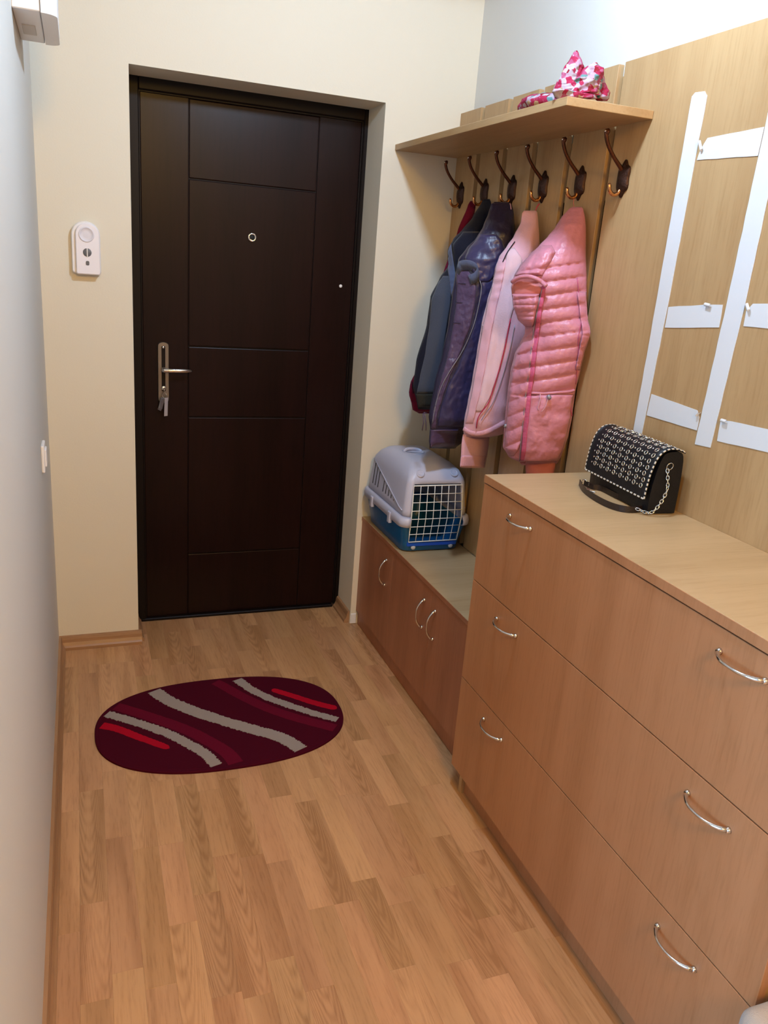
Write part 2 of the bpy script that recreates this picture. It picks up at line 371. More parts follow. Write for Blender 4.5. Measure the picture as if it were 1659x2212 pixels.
slab('sensor_cover', rounded_outline(.038, 1.406, 1.572, .037, .006), -.143, -.018, -.034, .004, simple('white_cover', (.82, .79, .83), .4), ms)
MB().lathe([(.025, 0), (.024, .003), (.021, .0035), (.0205, .0025), (.010, .0035)], (-.146, -.033, 1.535), (0, -1, 0), 32).build('sensor_lens', simple('lens_white', (.70, .68, .74), .45), ms)
MB().lathe([(.0135, 0), (.0135, .002), (.012, .003)], (-.145, -.033, 1.478), (0, -1, 0), 24).build('round_button', M['grey_pl'], ms)
box('button_slit', -.1465, -.1435, -.0375, -.033, 1.464, 1.492, M['white_pl'], ms, bev=.0004)
slab('status_window', rounded_outline(.0055, 1.437, 1.451, .004, .004, 4), -.145, -.033, -.036, .001, M['grey_pl'], ms)

# white box high on the left wall
wb = thing('wall_box', (XL, -.66, 2.0), 'white plastic box with a rounded front fixed high on the left wall', 'wall box')
P = [(0, 2.0)]
def rbox(name, x0, x1, z0, z1, y0, y1, mat, parent, r=.03, both=True):
    # profile in (x,y): flat to the wall at x0, rounded outer corners, extruded in z
    prof = [(x0, y0)] + [(x1 - r + r * math.sin(a), y0 + r - r * math.cos(a)) for a in [math.pi / 2 * k / 8 for k in range(9)]] + \
        [(x1 - r + r * math.cos(a), y1 - r + r * math.sin(a)) for a in [math.pi / 2 * k / 8 for k in range(9)]] + [(x0, y1)]
    n = len(prof); V = [(a, b, z0) for a, b in prof] + [(a, b, z1) for a, b in prof]
    F = [(k, (k + 1) % n, n + (k + 1) % n, n + k) for k in range(n)] + [tuple(range(n))[::-1], tuple(range(n, 2 * n))]
    return mesh(name, V, F, mat, parent)
box('box_base', XL, XL + .058, -.83, -.49, 2.0, 2.32, M['white_pl'], wb, bev=.002)
rbox('box_cover', XL + .0595, XL + .094, 1.998, 2.322, -.832, -.488, M['white_pl'], wb, r=.03)
slab2 = box('cable_knockout', XL + .012, XL + .042, -.68, -.58, 1.9975, 2.001, simple('knockout', (.66, .62, .56), .5), wb, bev=.001)

# light switch on the left wall
sw = thing('light_switch', (XL, -.56, .91), 'white light switch low on the left wall', 'switch')
box('switch_plate', XL, XL + .009, -.60, -.52, .87, .95, M['white_pl'], sw, bev=.003, seg=2)
box('rocker', XL + .008, XL + .014, -.585, -.535, .885, .935, M['white_pl'], sw, bev=.002, seg=2)

# ------------------------------------------------------------------ bow handles
def bow(L, out, r):
    mb = MB(); pts = []
    for k in range(17):
        t = -1 + k / 8; pts.append((-(out * (1 - abs(t) ** 2.6) + .004), 0, t * L / 2))
    rad = [r * (1.35 if abs(-1 + k / 8) > .85 else .85 + .25 * abs(-1 + k / 8)) for k in range(17)]
    mb.tube(pts, rad, 10)
    for s in (-1, 1): mb.lathe([(r * 1.9, 0), (r * 1.8, .003), (r * 1.2, .007)], (0, 0, s * L / 2), (-1, 0, 0), 14)
    me = bpy.data.meshes.new('handle'); me.from_pydata([tuple(v) for v in mb.v], [], mb.f); me.materials.append(M['chrome'])
    me.polygons.foreach_set('use_smooth', [True] * len(me.polygons)); return me
HB = bow(.104, .024, .0034)

# ------------------------------------------------------------------ low shoe bench
XB = .911; XP = 1.187; YC = -1.151
ZB = .495
bn = thing('shoe_cabinet', (1.05, -.57, 0), 'low oak veneer bench cabinet with three doors under the pet carrier', 'cabinet')
boxes('carcass', [(XB + .018, 1.186, -.016, -.001, 0, .478), (XB + .018, 1.186, YC + .004, YC + .02, 0, .478), (XB + .018, 1.186, -.39, -.374, .062, .478), (XB + .018, 1.186, YC + .02, -.016, .062, .078), (1.17, 1.186, YC + .02, -.016, .078, .478)], M['oak_v'], bn, bev=0)
box('edge_band', XB - .0025, XB - .0012, YC + .003, -.001, .4782, ZB - .0004, M['oak_bench'], bn, bev=.0003)
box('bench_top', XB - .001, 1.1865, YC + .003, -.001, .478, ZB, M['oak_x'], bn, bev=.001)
box('plinth', XB + .010, XB + .026, YC + .004, -.001, 0, .060, M['oak_bench'], bn, bev=.0005)
for i, (a, b, hy) in enumerate(((-.001, -.3755, -.316), (-.3775, -.752, -.698), (-.754, YC + .005, -.793))):
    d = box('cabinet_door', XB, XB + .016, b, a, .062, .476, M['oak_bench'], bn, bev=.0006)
    link('handle', HB, d, loc=(XB, hy, .368))

# ------------------------------------------------------------------ big chest of drawers
XC = .843; ZT = .997; YE = -2.30
ch = thing('chest_of_drawers', (1.02, -1.72, 0), 'large oak veneer chest of three wide drawers with chrome bow handles', 'chest')
boxes('carcass', [(XC + .018, 1.186, YC - .045, YC - .029, 0, .974), (XC + .018, 1.186, YC - .029, YC, .08, .974), (XC + .018, 1.186, YE + .004, YE + .02, 0, .974), (1.17, 1.186, YE + .02, YC - .045, .05, .974), (XC + .034, 1.186, YE + .02, YC - .045, .064, .08)], M['oak_v'], ch, bev=0)
box('edge_band', XC - .0025, XC - .0012, YE, YC, .9762, ZT - .0004, M['oak_front'], ch, bev=.0003)
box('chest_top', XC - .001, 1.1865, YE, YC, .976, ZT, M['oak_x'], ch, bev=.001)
box('plinth', XC + .030, XC + .046, YE + .02, YC - .045, 0, .064, M['oak_front'], ch, bev=.0005)
zs = [.080, .380, .690, .9735]
for i in range(3):
    d = box('drawer', XC, XC + .017, YE + .001, YC, zs[i] + (.0016 if i else 0), zs[i + 1] - .0012, M['oak_front'], ch, bev=.0006)
    hz = (.333, .641, .931)[i]
    for hy in (-1.362, -2.116): link('handle', HB, d, loc=(XC, hy, hz), rot=(math.radians(90), 0, 0))

# ------------------------------------------------------------------ coat rack
cr = thing('coat_rack', (1.2, -.5, .5), 'wall coat rack of five tall oak planks with a deep shelf and six hooks', 'coat rack')
GP = [(0, -.17), (-.202, -.374), (-.406, -.574), (-.606, -.774), (-.806, -.985)]
for a, b in GP: box('plank', XP, XP + .018, b, a - .0005, ZB if True else 0, 2.072, M['oak_v'], cr, bev=.0008)
box('rail', XP + .0185, XP + .036, -1.01, -.001, 1.735, 1.90, M['oak_y'], cr, bev=.0005)
box('rail', XP + .0185, XP + .036, -1.01, -.001, .56, .70, M['oak_y'], cr, bev=.0005)
box('gap_shade_sheet', XR - .006, XR - .0015, -1.008, -.001, .50, 1.745, simple('gap_shade_dark', (.035, .016, .008), .8, spec=.1), cr, bev=0)  # near-black sheet whose colour stands in for the shade behind the plank gaps
boxes('bracket', [(XP + .0185, XP + .036, -1.012, -.955, 1.90, 2.045)], M['oak_v'], cr, bev=.0005)
box('shelf', .935, 1.1865, -1.167, -.001, 1.917, 1.937, M['oak_y'], cr, bev=.001)
# hook
def hookparts():
    out = {}
    mb = MB()
    # ornate back plate with lobed outline and a raised boss
    n = 36; rings = []
    for s, h in ((1, 0), (1, .003), (.82, .006), (.5, .010), (.15, .012)):
        r = []
        for k in range(n):
            a = 2 * math.pi * k / n; lob = 1 + .10 * math.cos(6 * a) * s
            r.append((-h * 1.4, .025 * s * lob * math.sin(a), -.005 + .043 * s * lob * math.cos(a)))
        rings.append(r)
    V = [p for r in rings for p in r]
    F = [(j * n + k, j * n + (k + 1) % n, (j + 1) * n + (k + 1) % n, (j + 1) * n + k) for j in range(4) for k in range(n)] + [tuple(range(4 * n, 5 * n))]
    mb.add(V, F)
    mb.lathe([(.0045, .003), (.0045, .006), (.002, .0075)], (0, 0, -.034), (-1, 0, 0), 10)
    out['backplate'] = (mb, 'bronze_d')
    mb = MB()
    p = bez([(-.006, 0, .012), (-.022, 0, .026), (-.044, 0, .046), (-.064, 0, .070), (-.074, 0, .092), (-.074, 0, .106)], 5)
    m = len(p); rad = [.0062 - .0012 * math.sin(math.pi * i / m) for i in range(m)]
    mb.tube(p, rad, 10)
    mb.lathe([(.004, -.004), (.0085, -.002), (.0092, .002), (.007, .005), (.003, .006)], (-.072, 0, .100), (-1, 0, .25), 16)
    out['upper_prong'] = (mb, 'bronze')
    mb = MB()
    p = bez([(-.006, 0, -.030), (-.014, 0, -.043), (-.028, 0, -.046), (-.040, 0, -.036), (-.043, 0, -.020)], 5)
    mb.tube(p, [.0055] * 8 + [.005] * (len(p) - 10) + [.0042, .003], 10)
    out['lower_prong'] = (mb, 'copper')
    mb = MB(); mb.lathe([(.0038, 0), (.0036, .0015), (.0015, .0025)], (-.0785, 0, .102), (-1, 0, .25), 10)
    out['screw'] = (mb, 'chrome')
    res = {}
    for k, (b, mt) in out.items():
        me = bpy.data.meshes.new(k); me.from_pydata([tuple(v) for v in b.v], [], b.f); me.materials.append(M[mt])
        me.polygons.foreach_set('use_smooth', [True] * len(me.polygons)); res[k] = me
    return res
HP = hookparts()
HY = [-.072, -.272, -.474, -.675, -.880, -1.085]
for i, y in enumerate(HY):
    loc = (XP, y, 1.788)
    h = link('hook', HP['backplate'], cr, loc=loc)
    for k in ('upper_prong', 'lower_prong', 'screw'): link(k, HP[k], h, loc=loc)

# ------------------------------------------------------------------ tall wall panel with white tape
wp = thing('wall_panel', (1.2, -1.9, ZT), 'tall oak veneer wall panel above the chest, marked with white tape strips', 'panel')
box('panel_board', XP, XP + .018, -2.95, -1.013, .02, 2.072, M['oak_v'], wp, bev=.0008)
boxes('batten', [(XP + .0185, XR - .001, -2.9, -1.03, 1.6, 1.66), (XP + .0185, XR - .001, -2.9, -1.03, .6, .66)], M['oak_y'], wp, bev=0)
tr = random.Random(3)
def tape(poly, curl=None):
    # poly: (y,z) corners, clockwise; edges get small tears
    pts = []
    for i in range(len(poly)):
        a = Vector(poly[i]); b = Vector(poly[(i + 1) % len(poly)]); n = max(2, int((b - a).length / .03))
        for k in range(n):
            p = a.lerp(b, k / n)
            if 0 < k: p = p + Vector((tr.uniform(-.0008, .0008), tr.uniform(-.0006, .0006)))
            pts.append(p)
    n = len(pts); V = [(XP - .0003, p.x, p.y) for p in pts] + [(XP - .0016, p.x, p.y) for p in pts]
    F = [(k, (k + 1) % n, n + (k + 1) % n, n + k) for k in range(n)] + [tuple(range(n, 2 * n))]
    return mesh('tape_strip', V, F, M['tape'], wp)
tape([(-1.303, 1.950), (-1.312, 1.957), (-1.345, 1.955), (-1.356, 1.944), (-1.350, 1.5), (-1.336, 1.130), (-1.300, 1.130), (-1.303, 1.5)])
tape([(-1.556, 1.95), (-1.606, 1.95), (-1.600, 1.5), (-1.584, 1.174), (-1.532, 1.170), (-1.545, 1.5)])
tape([(-1.360, 1.808), (-1.366, 1.828), (-1.383, 1.853), (-1.552, 1.858), (-1.550, 1.802)])
tape([(-1.352, 1.424), (-1.352, 1.474), (-1.470, 1.488), (-1.534, 1.493), (-1.536, 1.443)])
tape([(-1.342, 1.201), (-1.346, 1.257), (-1.518, 1.249), (-1.530, 1.234), (-1.530, 1.203)])
tape([(-1.608, 1.453), (-1.607, 1.485), (-1.622, 1.502), (-1.80, 1.515), (-1.80, 1.458)])
tape([(-1.600, 1.194), (-1.598, 1.242), (-1.63, 1.246), (-1.80, 1.255), (-1.80, 1.207)])
tape([(-1.612, 1.802), (-1.614, 1.856), (-1.80, 1.860), (-1.80, 1.806)])
tape([(-1.84, 1.95), (-1.89, 1.95), (-1.88, 1.5), (-1.865, 1.174), (-1.815, 1.172), (-1.83, 1.5)])
def curl(y, z, dy, dz, L=.012):
    p = []
    for k in range(9):
        a = k / 8 * 1.5 * math.pi; p.append((-.004 * (1 - math.cos(a)), .004 * math.sin(a)))
    V = []; n = len(p)
    for e in (-1, 1):
        for a, b in p: V.append((XP - .001 + a, y + e * L * dy + b * dz, z + e * L * dz - b * dy))
    F = [(k, k + 1, n + k + 1, n + k) for k in range(n - 1)]
    mesh('tape_curl', V, F, M['tape_back'], wp)
curl(-1.368, 1.838, .5, .8); curl(-1.49, 1.489, 1, .1, .009); curl(-1.526, 1.242, .5, -.6, .008); curl(-1.613, 1.494, .6, .8, .008); curl(-1.612, 1.243, 1, 0, .008)

# ------------------------------------------------------------------ door mat
rg = thing('rug', (.233, -.64, 0), 'oval burgundy rug with grey, crimson and red wavy stripes', 'rug')
def sup(t, a, b, e=2.4):
    c, s_ = math.cos(t), math.sin(t)
    return (math.copysign(abs(c) ** (2 / e), c) * a, math.copysign(abs(s_) ** (2 / e), s_) * b)
RC = (.233, -.640)
def rug_in(x, y, g=0):
    return abs((x - RC[0]) / (.411 - g)) ** 2.4 + abs((y - RC[1]) / (.275 - g)) ** 2.4 <= 1
n = 128; V = []; rings = [(0, 0), (0, .006), (.004, .0078), (.010, .0070), (.014, .0078)]
for g, z in rings:
    for k in range(n):
        p = sup(2 * math.pi * k / n, .411 - g, .275 - g); V.append((RC[0] + p[0], RC[1] + p[1], z))
F = [(j * n + k, j * n + (k + 1) % n, (j + 1) * n + (k + 1) % n, (j + 1) * n + k) for j in range(len(rings) - 1) for k in range(n)] + [tuple(range(4 * n, 5 * n))]
M['rug'] = simple('rug_burgundy', (.070, .0045, .014), .95, spec=.03, bump=1, bscale=900, mott=.35)
M['rug_grey'] = simple('rug_grey', (.36, .30, .27), .95, spec=.1, bump=1, bscale=900, mott=.3)
M['rug_crim'] = simple('rug_crimson', (.135, .006, .022), .95, spec=.03, bump=1, bscale=900, mott=.3)
M['rug_red'] = simple('rug_red', (.44, .006, .022), .95, spec=.03, bump=1, bscale=900, mott=.3)
mesh('rug_base', V, F, M['rug'], rg)
rj = random.Random(5)
def stripe(pts, w0, w1, mat, jag=.0032, rnd_=False, h=.0088):
    P_ = bez([(x, y, 0) for x, y in pts], 26); m = len(P_); L_ = []
    for i, p in enumerate(P_):
        t = (P_[min(i + 1, m - 1)] - P_[max(i - 1, 0)]).normalized(); nn = Vector((-t.y, t.x, 0)); f = i / (m - 1)
        hw = (w0 + (w1 - w0) * f) / 2
        if rnd_: e = min(f, 1 - f) * 12; hw *= math.sqrt(max(0.0, min(1, e) * (2 - min(1, e))))
        a, b = p + nn * (hw + rj.uniform(-jag, jag)), p - nn * (hw + rj.uniform(-jag, jag))
        if rug_in(a.x, a.y, .012) and rug_in(b.x, b.y, .012): L_.append((a, b))
    V = []; F = []
    for a, b in L_:
        V += [(a.x, a.y, .0070), (a.x, a.y, h), (b.x, b.y, h), (b.x, b.y, .0070)]
    for i in range(len(L_) - 1):
        for k in range(3): F.append((i * 4 + k, i * 4 + k + 1, i * 4 + k + 5, i * 4 + k + 4))
    F += [(0, 1, 2, 3)]; q = 4 * (len(L_) - 1); F += [(q + 3, q + 2, q + 1, q)]
    return mesh('stripe', V, F, mat, rg)
def fl2(*pp): return [tuple(at(u, v, 2, .009)[:2]) for u, v in pp]
stripe(fl2((308, 1479), (328, 1488), (365, 1513), (420, 1536), (480, 1556), (545, 1575), (600, 1590), (632, 1606), (655, 1622)), .050, .050, M['rug_grey'])
stripe(fl2((495, 1455), (508, 1464), (540, 1487), (580, 1507), (630, 1525), (680, 1541), (735, 1556)), .040, .030, M['rug_grey'])
stripe(fl2((215, 1538), (240, 1544), (300, 1562), (360, 1583), (410, 1608), (445, 1630), (475, 1662)), .036, .038, M['rug_grey'])
stripe(fl2((440, 1463), (472, 1476), (520, 1502), (575, 1528), (640, 1550), (735, 1575)), .040, .045, M['rug_crim'], jag=.001, h=.0084)
stripe(fl2((232, 1522), (260, 1528), (330, 1550), (400, 1575), (450, 1600), (490, 1625), (515, 1655)), .045, .048, M['rug_crim'], jag=.001, h=.0084)
stripe(fl2((209, 1565), (250, 1573), (300, 1592), (366, 1616)), .036, .026, M['rug_red'], jag=.0012, rnd_=True)
stripe(fl2((587, 1489), (630, 1502), (680, 1518), (728, 1530)), .026, .030, M['rug_red'], jag=.0012, rnd_=True)

# ------------------------------------------------------------------ pet carrier
pc = thing('pet_carrier', (1.037, -.245, ZB), 'blue and lilac-grey plastic pet carrier with a white wire door', 'pet carrier')
M['pc_blue'] = simple('carrier_blue', (.008, .105, .30), .32, spec=.5, bump=.1, bscale=300)
M['pc_grey'] = simple('carrier_grey', (.50, .50, .62), .38, bump=.1, bscale=300)
M['wire'] = simple('white_wire', (.85, .86, .84), .3)
def ring(xc, yc, hx, hy, z, r, nc=5, ns=6):
    P_ = []
    # start front-left straight side, going around: front (y-), right, back, left
    segs = [((-1, -1), (1, -1)), ((1, -1), (1, 1)), ((1, 1), (-1, 1)), ((-1, 1), (-1, -1))]
    cs = [(hx - r, -(hy - r), 270), (hx - r, hy - r, 0), (-(hx - r), hy - r, 90), (-(hx - r), -(hy - r), 180)]
    st_ = [(-(hx - r), -hy), (hx, -(hy - r)), (hx - r, hy), (-hx, hy - r)]
    en = [(hx - r, -hy), (hx, hy - r), (-(hx - r), hy), (-hx, -(hy - r))]
    for q in range(4):
        for k in range(ns + 1):
            t = k / ns; P_.append((xc + st_[q][0] * (1 - t) + en[q][0] * t, yc + st_[q][1] * (1 - t) + en[q][1] * t, z))
        cx, cy, a0 = cs[q]
        for k in range(1, nc):
            a = math.radians(a0 + 90 * k / nc); P_.append((xc + cx + r * math.cos(a), yc + cy + r * math.sin(a), z))
    return P_
def loft(name, rs, mat, parent, cut=None, capb=False, capt=False, ns=6):
    n = len(rs[0]); V = [p for r in rs for p in r]; F = []
    for j in range(len(rs) - 1):
        for k in range(n):
            if cut and cut[0] <= j < cut[1] and k < ns: continue
            F.append((j * n + k, j * n + (k + 1) % n, (j + 1) * n + (k + 1) % n, (j + 1) * n + k))
    if capb: F.append(tuple(range(n))[::-1])
    if capt: F.append(tuple((len(rs) - 1) * n + k for k in range(n)))
    o = mesh(name, V, F, mat, parent, smooth=True)
    md = o.modifiers.new('thickness', 'SOLIDIFY'); md.thickness = .003; md.offset = -1
    return o
X0 = 1.037; Y0 = -.244
tub = [ring(X0, Y0, .108, .182, ZB + .001, .03), ring(X0, Y0, .116, .190, ZB + .006, .032), ring(X0, Y0, .118, .194, ZB + .036, .026), ring(X0, Y0, .128, .208, .585, .027), ring(X0, Y0, .131, .211, .606, .028)]
loft('carrier_base', tub, M['pc_blue'], pc, cut=(2, 4), capb=True)
rim = [ring(X0, Y0, .131, .211, .600, .028), ring(X0, Y0, .142, .226, .604, .036), ring(X0, Y0, .143, .228, .620, .036), ring(X0, Y0, .140, .225, .636, .036), ring(X0, Y0, .130, .212, .641, .028)]
loft('carrier_rim', rim, M['pc_grey'], pc, cut=(0, 4))
lid = [ring(X0, Y0, .129, .211, .638, .027), ring(X0, Y0, .1265, .209, .66, .026), ring(X0, Y0, .117, .199, .762, .024), ring(X0, Y0, .113, .193, .777, .022), ring(X0 + .0, Y0, .101, .177, .803, .03), ring(X0, Y0 + .006, .082, .152, .821, .04), ring(X0, Y0 + .01, .060, .125, .827, .04)]
loft('carrier_lid', lid, M['pc_grey'], pc, cut=(0, 2), capt=True)
# door surround, wire door
def fy(z):   # front face y of the shell at height z
    if z < .64: return Y0 - (.194 + (.211 - .194) * (z - .531) / .109)
    return Y0 - (.211 - (.012) * (z - .64) / .125)
wd_ = MB(); zl = [.540 + (.758 - .540) * k / 7 for k in range(8)]
def hwz(z): return .0975 + .004 * (1 - abs(z - .64) / .12)
pts = [(X0 - hwz(z), fy(z) - .006, z) for z in zl] + [(X0 + hwz(z), fy(z) - .006, z) for z in reversed(zl)]
wd_.tube(pts, .0022, 8, closed=True)
for z in zl[1:-1]: wd_.tube([(X0 - hwz(z), fy(z) - .007, z), (X0 + hwz(z), fy(z) - .007, z)], .0015, 6)
for k in range(1, 7):
    wd_.tube([(X0 + hwz(z) * (-1 + 2 * k / 7), fy(z) - .006, z) for z in zl], .0015, 6)
dr = wd_.build('wire_door', M['wire'], pc)
boxes('door_sill', [(X0 - .100, X0 + .100, fy(.53) - .006, fy(.53) + .004, .520, .536)], simple('sill_blue', (.01, .08, .50), .3), pc, bev=.002)
for sx in (-.075, .078):
    MB().lathe([(.009, 0), (.009, .004), (.006, .006)], (X0 + sx, fy(.52) - .002, .516), (0, -1, 0), 16).build('door_peg', M['lgrey_pl'], pc)
for sx in (-.066, .070):
    MB().lathe([(.017, 0), (.016, .008), (.012, .010), (.0115, .006), (.004, .006)], (X0 + sx, Y0 - .176, .792), (0, -.62, .78), 20).build('door_latch', M['pc_grey'], pc)
# carry handle sunk in the top
hb = MB(); hb.lathe([(.044, 0), (.044, .0015), (.040, .002), (.038, -.001), (.002, -.002)], (X0 - .012, Y0 + .03, .8275), (0, 0, 1), 28)
hd = hb.build('handle_recess', M['pc_grey'], pc)
MB().tube(bez([(X0 - .050, Y0 + .035, .827), (X0 - .030, Y0 + .045, .8345), (X0 + .006, Y0 + .045, .8345), (X0 + .026, Y0 + .035, .827)], 6), .006, 10).build('carry_handle', M['pc_grey'], hd)
box('handle_gap', X0 - .040, X0 - .012, Y0 + .052, Y0 + .060, .8275, .8292, M['black'], hd, bev=.0005)
# vent slots and embossed line on both sides
for sgn in (-1, 1):
    for k in range(9):
        yy = Y0 + .150 - k * .030; zt = .752 - k * .0100; zb = .668
        if k in (3,): continue
        a = Vector((X0 + sgn * (.1265 - .0095 * (zb - .66) / .105), yy, zb)); b = Vector((X0 + sgn * (.1265 - .0095 * (zt - .66) / .105), yy, zt))
        mb = MB(); mb.tube([a, (a + b) / 2, b], .0022, 6); mb.build('vent_slot', M['black'], pc)
    a = Vector((X0 + sgn * .118, Y0 + .175, .765)); b = Vector((X0 + sgn * .1285, Y0 - .155, .664)); c = Vector((X0 + sgn * .1285, Y0 - .185, .660))
    MB().tube([a, a.lerp(b, .5), b, c], .002, 6).build('embossed_line', M['pc_grey'], pc)
for yy in (Y0 + .10, Y0 - .10):
    box('side_clip', X0 - .1475, X0 - .134, yy - .011, yy + .011, .585, .628, M['pc_grey'], pc, bev=.002)
    box('side_clip', X0 + .134, X0 + .1475, yy - .011, yy + .011, .585, .628, M['pc_grey'], pc, bev=.002)

# ------------------------------------------------------------------ handbag on the chest
hbg = thing('handbag', (1.14, -1.37, ZT), 'small black leather handbag with silver eyelets on its flap, leaning on the panel', 'handbag')
M['leather'] = simple('black_leather', (.004, .004, .007), .45, spec=.35, bump=.5, bscale=350)
M['strapm'] = simple('brown_black_strap', (.018, .010, .009), .4, bump=.3, bscale=300)
M['lace'] = simple('white_lacing', (.72, .68, .62), .5)
BM = Matrix.Translation((1.1305, -1.398, ZT + .0012)) @ Matrix.Rotation(math.radians(-3.5), 4, 'Z')
# local bag axes: +x towards the wall, y along the wall, z up
def bp(p): return BM @ Vector(p)
HL = .134
prof = [(-.042, .001), (-.043, .05), (-.036, .10), (-.026, .135), (-.012, .150), (.024, .153), (.040, .142), (.045, .10), (.046, .05), (.045, .001)]
def sweep(name, prof, y0, y1, mat, puff=.0, ny=14, closed=True):
    V = []; n = len(prof)
    for j in range(ny + 1):
        t = j / ny; y = y0 + (y1 - y0) * t; s_ = 1 - puff * abs(2 * t - 1) ** 8
        for a, b in prof: V.append(bp((a * s_, y, b)))
    F = [(j * n + k, j * n + (k + 1) % n, (j + 1) * n + (k + 1) % n, (j + 1) * n + k) for j in range(ny) for k in range(n)]
    F += [tuple(range(n))[::-1], tuple(range(ny * n, ny * n + n))]
    return mesh(name, V, F, mat, hbg, smooth=False)
bd = sweep('bag_body', [tuple(p[:2]) for p in [(v.x, v.y) for v in bez([(a, b, 0) for a, b in prof], 3)]], -HL, HL, M['leather'], .12)
# flap: sheet from the back top over the front
fp = bez([(.036, .150, 0), (.012, .158, 0), (-.016, .155, 0), (-.034, .138, 0), (-.045, .105, 0), (-.050, .070, 0), (-.052, .036, 0)], 6)
fp = [(v.x, v.y) for v in fp]; L_ = [0]
for i in range(1, len(fp)): L_.append(L_[-1] + math.dist(fp[i], fp[i - 1]))
def flap(w, y, off=0):
    w = max(0, min(.9999, w)) * L_[-1]; i = max(k for k in range(len(L_)) if L_[k] <= w); i = min(i, len(fp) - 2)
    t = (w - L_[i]) / (L_[i + 1] - L_[i]); a, b = Vector(fp[i]), Vector(fp[i + 1]); p = a.lerp(b, t); d = (b - a).normalized(); nn = Vector((-d.y, d.x)) * -1
    if nn.x > 0 and w > L_[-1] * .35: nn = -nn
    if nn.y < 0 and w <= L_[-1] * .35: nn = -nn
    return bp((p.x + nn.x * off, y, p.y + nn.y * off)), (BM.to_3x3() @ Vector((nn.x, 0, nn.y)))
FL = .138; nw, ny = 30, 16; V = []
for sgn_off in (0, .0035):
    for i in range(nw + 1):
        for j in range(ny + 1):
            V.append(flap(i / nw, -FL + 2 * FL * j / ny, sgn_off)[0])
q = (nw + 1) * (ny + 1); F = []
for i in range(nw):
    for j in range(ny):
        a = i * (ny + 1) + j; F.append((a, a + 1, a + ny + 2, a + ny + 1)); F.append((q + a, q + a + ny + 1, q + a + ny + 2, q + a + 1))
for i in range(nw):
    for j in (0, ny): a = i * (ny + 1) + j; F.append((a, a + ny + 1, q + a + ny + 1, q + a))
for j in range(ny):
    for i in (0, nw): a = i * (ny + 1) + j; F.append((a, a + 1, q + a + 1, q + a))
fo = mesh('flap', V, F, M['leather'], hbg, smooth=True)
# eyelets and studs
mb = MB(); mb.torus((0, 0, 0), (0, 0, 1), .0052, .0014, 16, 6); e_me = bpy.data.meshes.new('eyelet'); e_me.from_pydata([tuple(v) for v in mb.v], [], mb.f); e_me.materials.append(M['chrome']); e_me.polygons.foreach_set('use_smooth', [True] * len(e_me.polygons))
mb = MB(); mb.lathe([(.0026, 0), (.0022, .0012), (.0008, .0018)], (0, 0, 0), (0, 0, 1), 10); s_me = bpy.data.meshes.new('stud'); s_me.from_pydata([tuple(v) for v in mb.v], [], mb.f); s_me.materials.append(M['chrome']); s_me.polygons.foreach_set('use_smooth', [True] * len(s_me.polygons))
for i in range(10):
    for j in range(8):
        ww = .10 + .082 * i; yy = -FL + .020 + j * .030 + (0.0 if i % 2 == 0 else .004)
        for me, dy in ((e_me, 0), (s_me, .015)):
            if abs(yy + dy) > FL - .012: continue
            p, nn = flap(ww, yy + dy, .0038); link(me.name.split('.')[0], me, fo, loc=p, rot=nn.to_track_quat('Z', 'Y').to_euler())
lc = MB()
def dash(a, b, nn):
    d = (b - a).normalized(); s_ = nn.cross(d).normalized() * .0016; u_ = nn * .0022
    lc.add([a - s_, a + s_, b + s_, b - s_, a - s_ + u_, a + s_ + u_, b + s_ + u_, b - s_ + u_], [(4, 5, 6, 7), (0, 1, 5, 4), (1, 2, 6, 5), (2, 3, 7, 6), (3, 0, 4, 7)])
for k in range(17):
    for yy in (-FL + .0012, FL - .0012):
        a, nn = flap(k / 17 + .012, yy, .002); b, _ = flap(k / 17 + .044, yy, .002); dash(a, b, nn)
for k in range(18):
    y0_ = -FL + 2 * FL * k / 18 + .003
    for ww in (.985, .03):
        a, nn = flap(ww, y0_, .003); b, _ = flap(ww, y0_ + .008, .003); dash(a, b, nn)
setp(lc.build('lacing', M['lace'], hbg, smooth=False), kind='stuff')
# chain from the near side down to the strap
A0 = bp((-.004, -HL - .002, .112)); A1 = bp((-.006, -HL - .016, .06)); A2 = bp((-.035, -HL - .016, .010)); A3 = bp((-.062, -HL + .01, .010))
cp = bez([A0, A1, A2, A3], 8)
MB().torus(bp((.002, -HL - .001, .118)), (.0, 1, .2), .009, .0013, 18, 6).build('d_ring', M['chrome'], hbg)
cl_ = [0]
for i in range(1, len(cp)): cl_.append(cl_[-1] + (cp[i] - cp[i - 1]).length)
nl = int(cl_[-1] / .0082)
lm = MB(); lm.tube([(0, .0062 * math.cos(a) * 1.0, .0034 * math.sin(a)) for a in [2 * math.pi * k / 14 for k in range(14)]], .00105, 6, closed=True)
l_me = bpy.data.meshes.new('chain_link'); l_me.from_pydata([tuple(v) for v in lm.v], [], lm.f); l_me.materials.append(M['chrome']); l_me.polygons.foreach_set('use_smooth', [True] * len(l_me.polygons))
for k in range(nl):
    d = (k + .5) / nl * cl_[-1]; i = max(j for j in range(len(cl_)) if cl_[j] <= d); i = min(i, len(cp) - 2)
    p = cp[i].lerp(cp[i + 1], (d - cl_[i]) / (cl_[i + 1] - cl_[i])); t = (cp[i + 1] - cp[i]).normalized()
    qt = t.to_track_quat('Y', 'Z') @ Matrix.Rotation(math.radians(45 if k % 2 else -45), 3, 'Y').to_quaternion()
    link('chain_link', l_me, hbg, loc=p, rot=qt.to_euler())
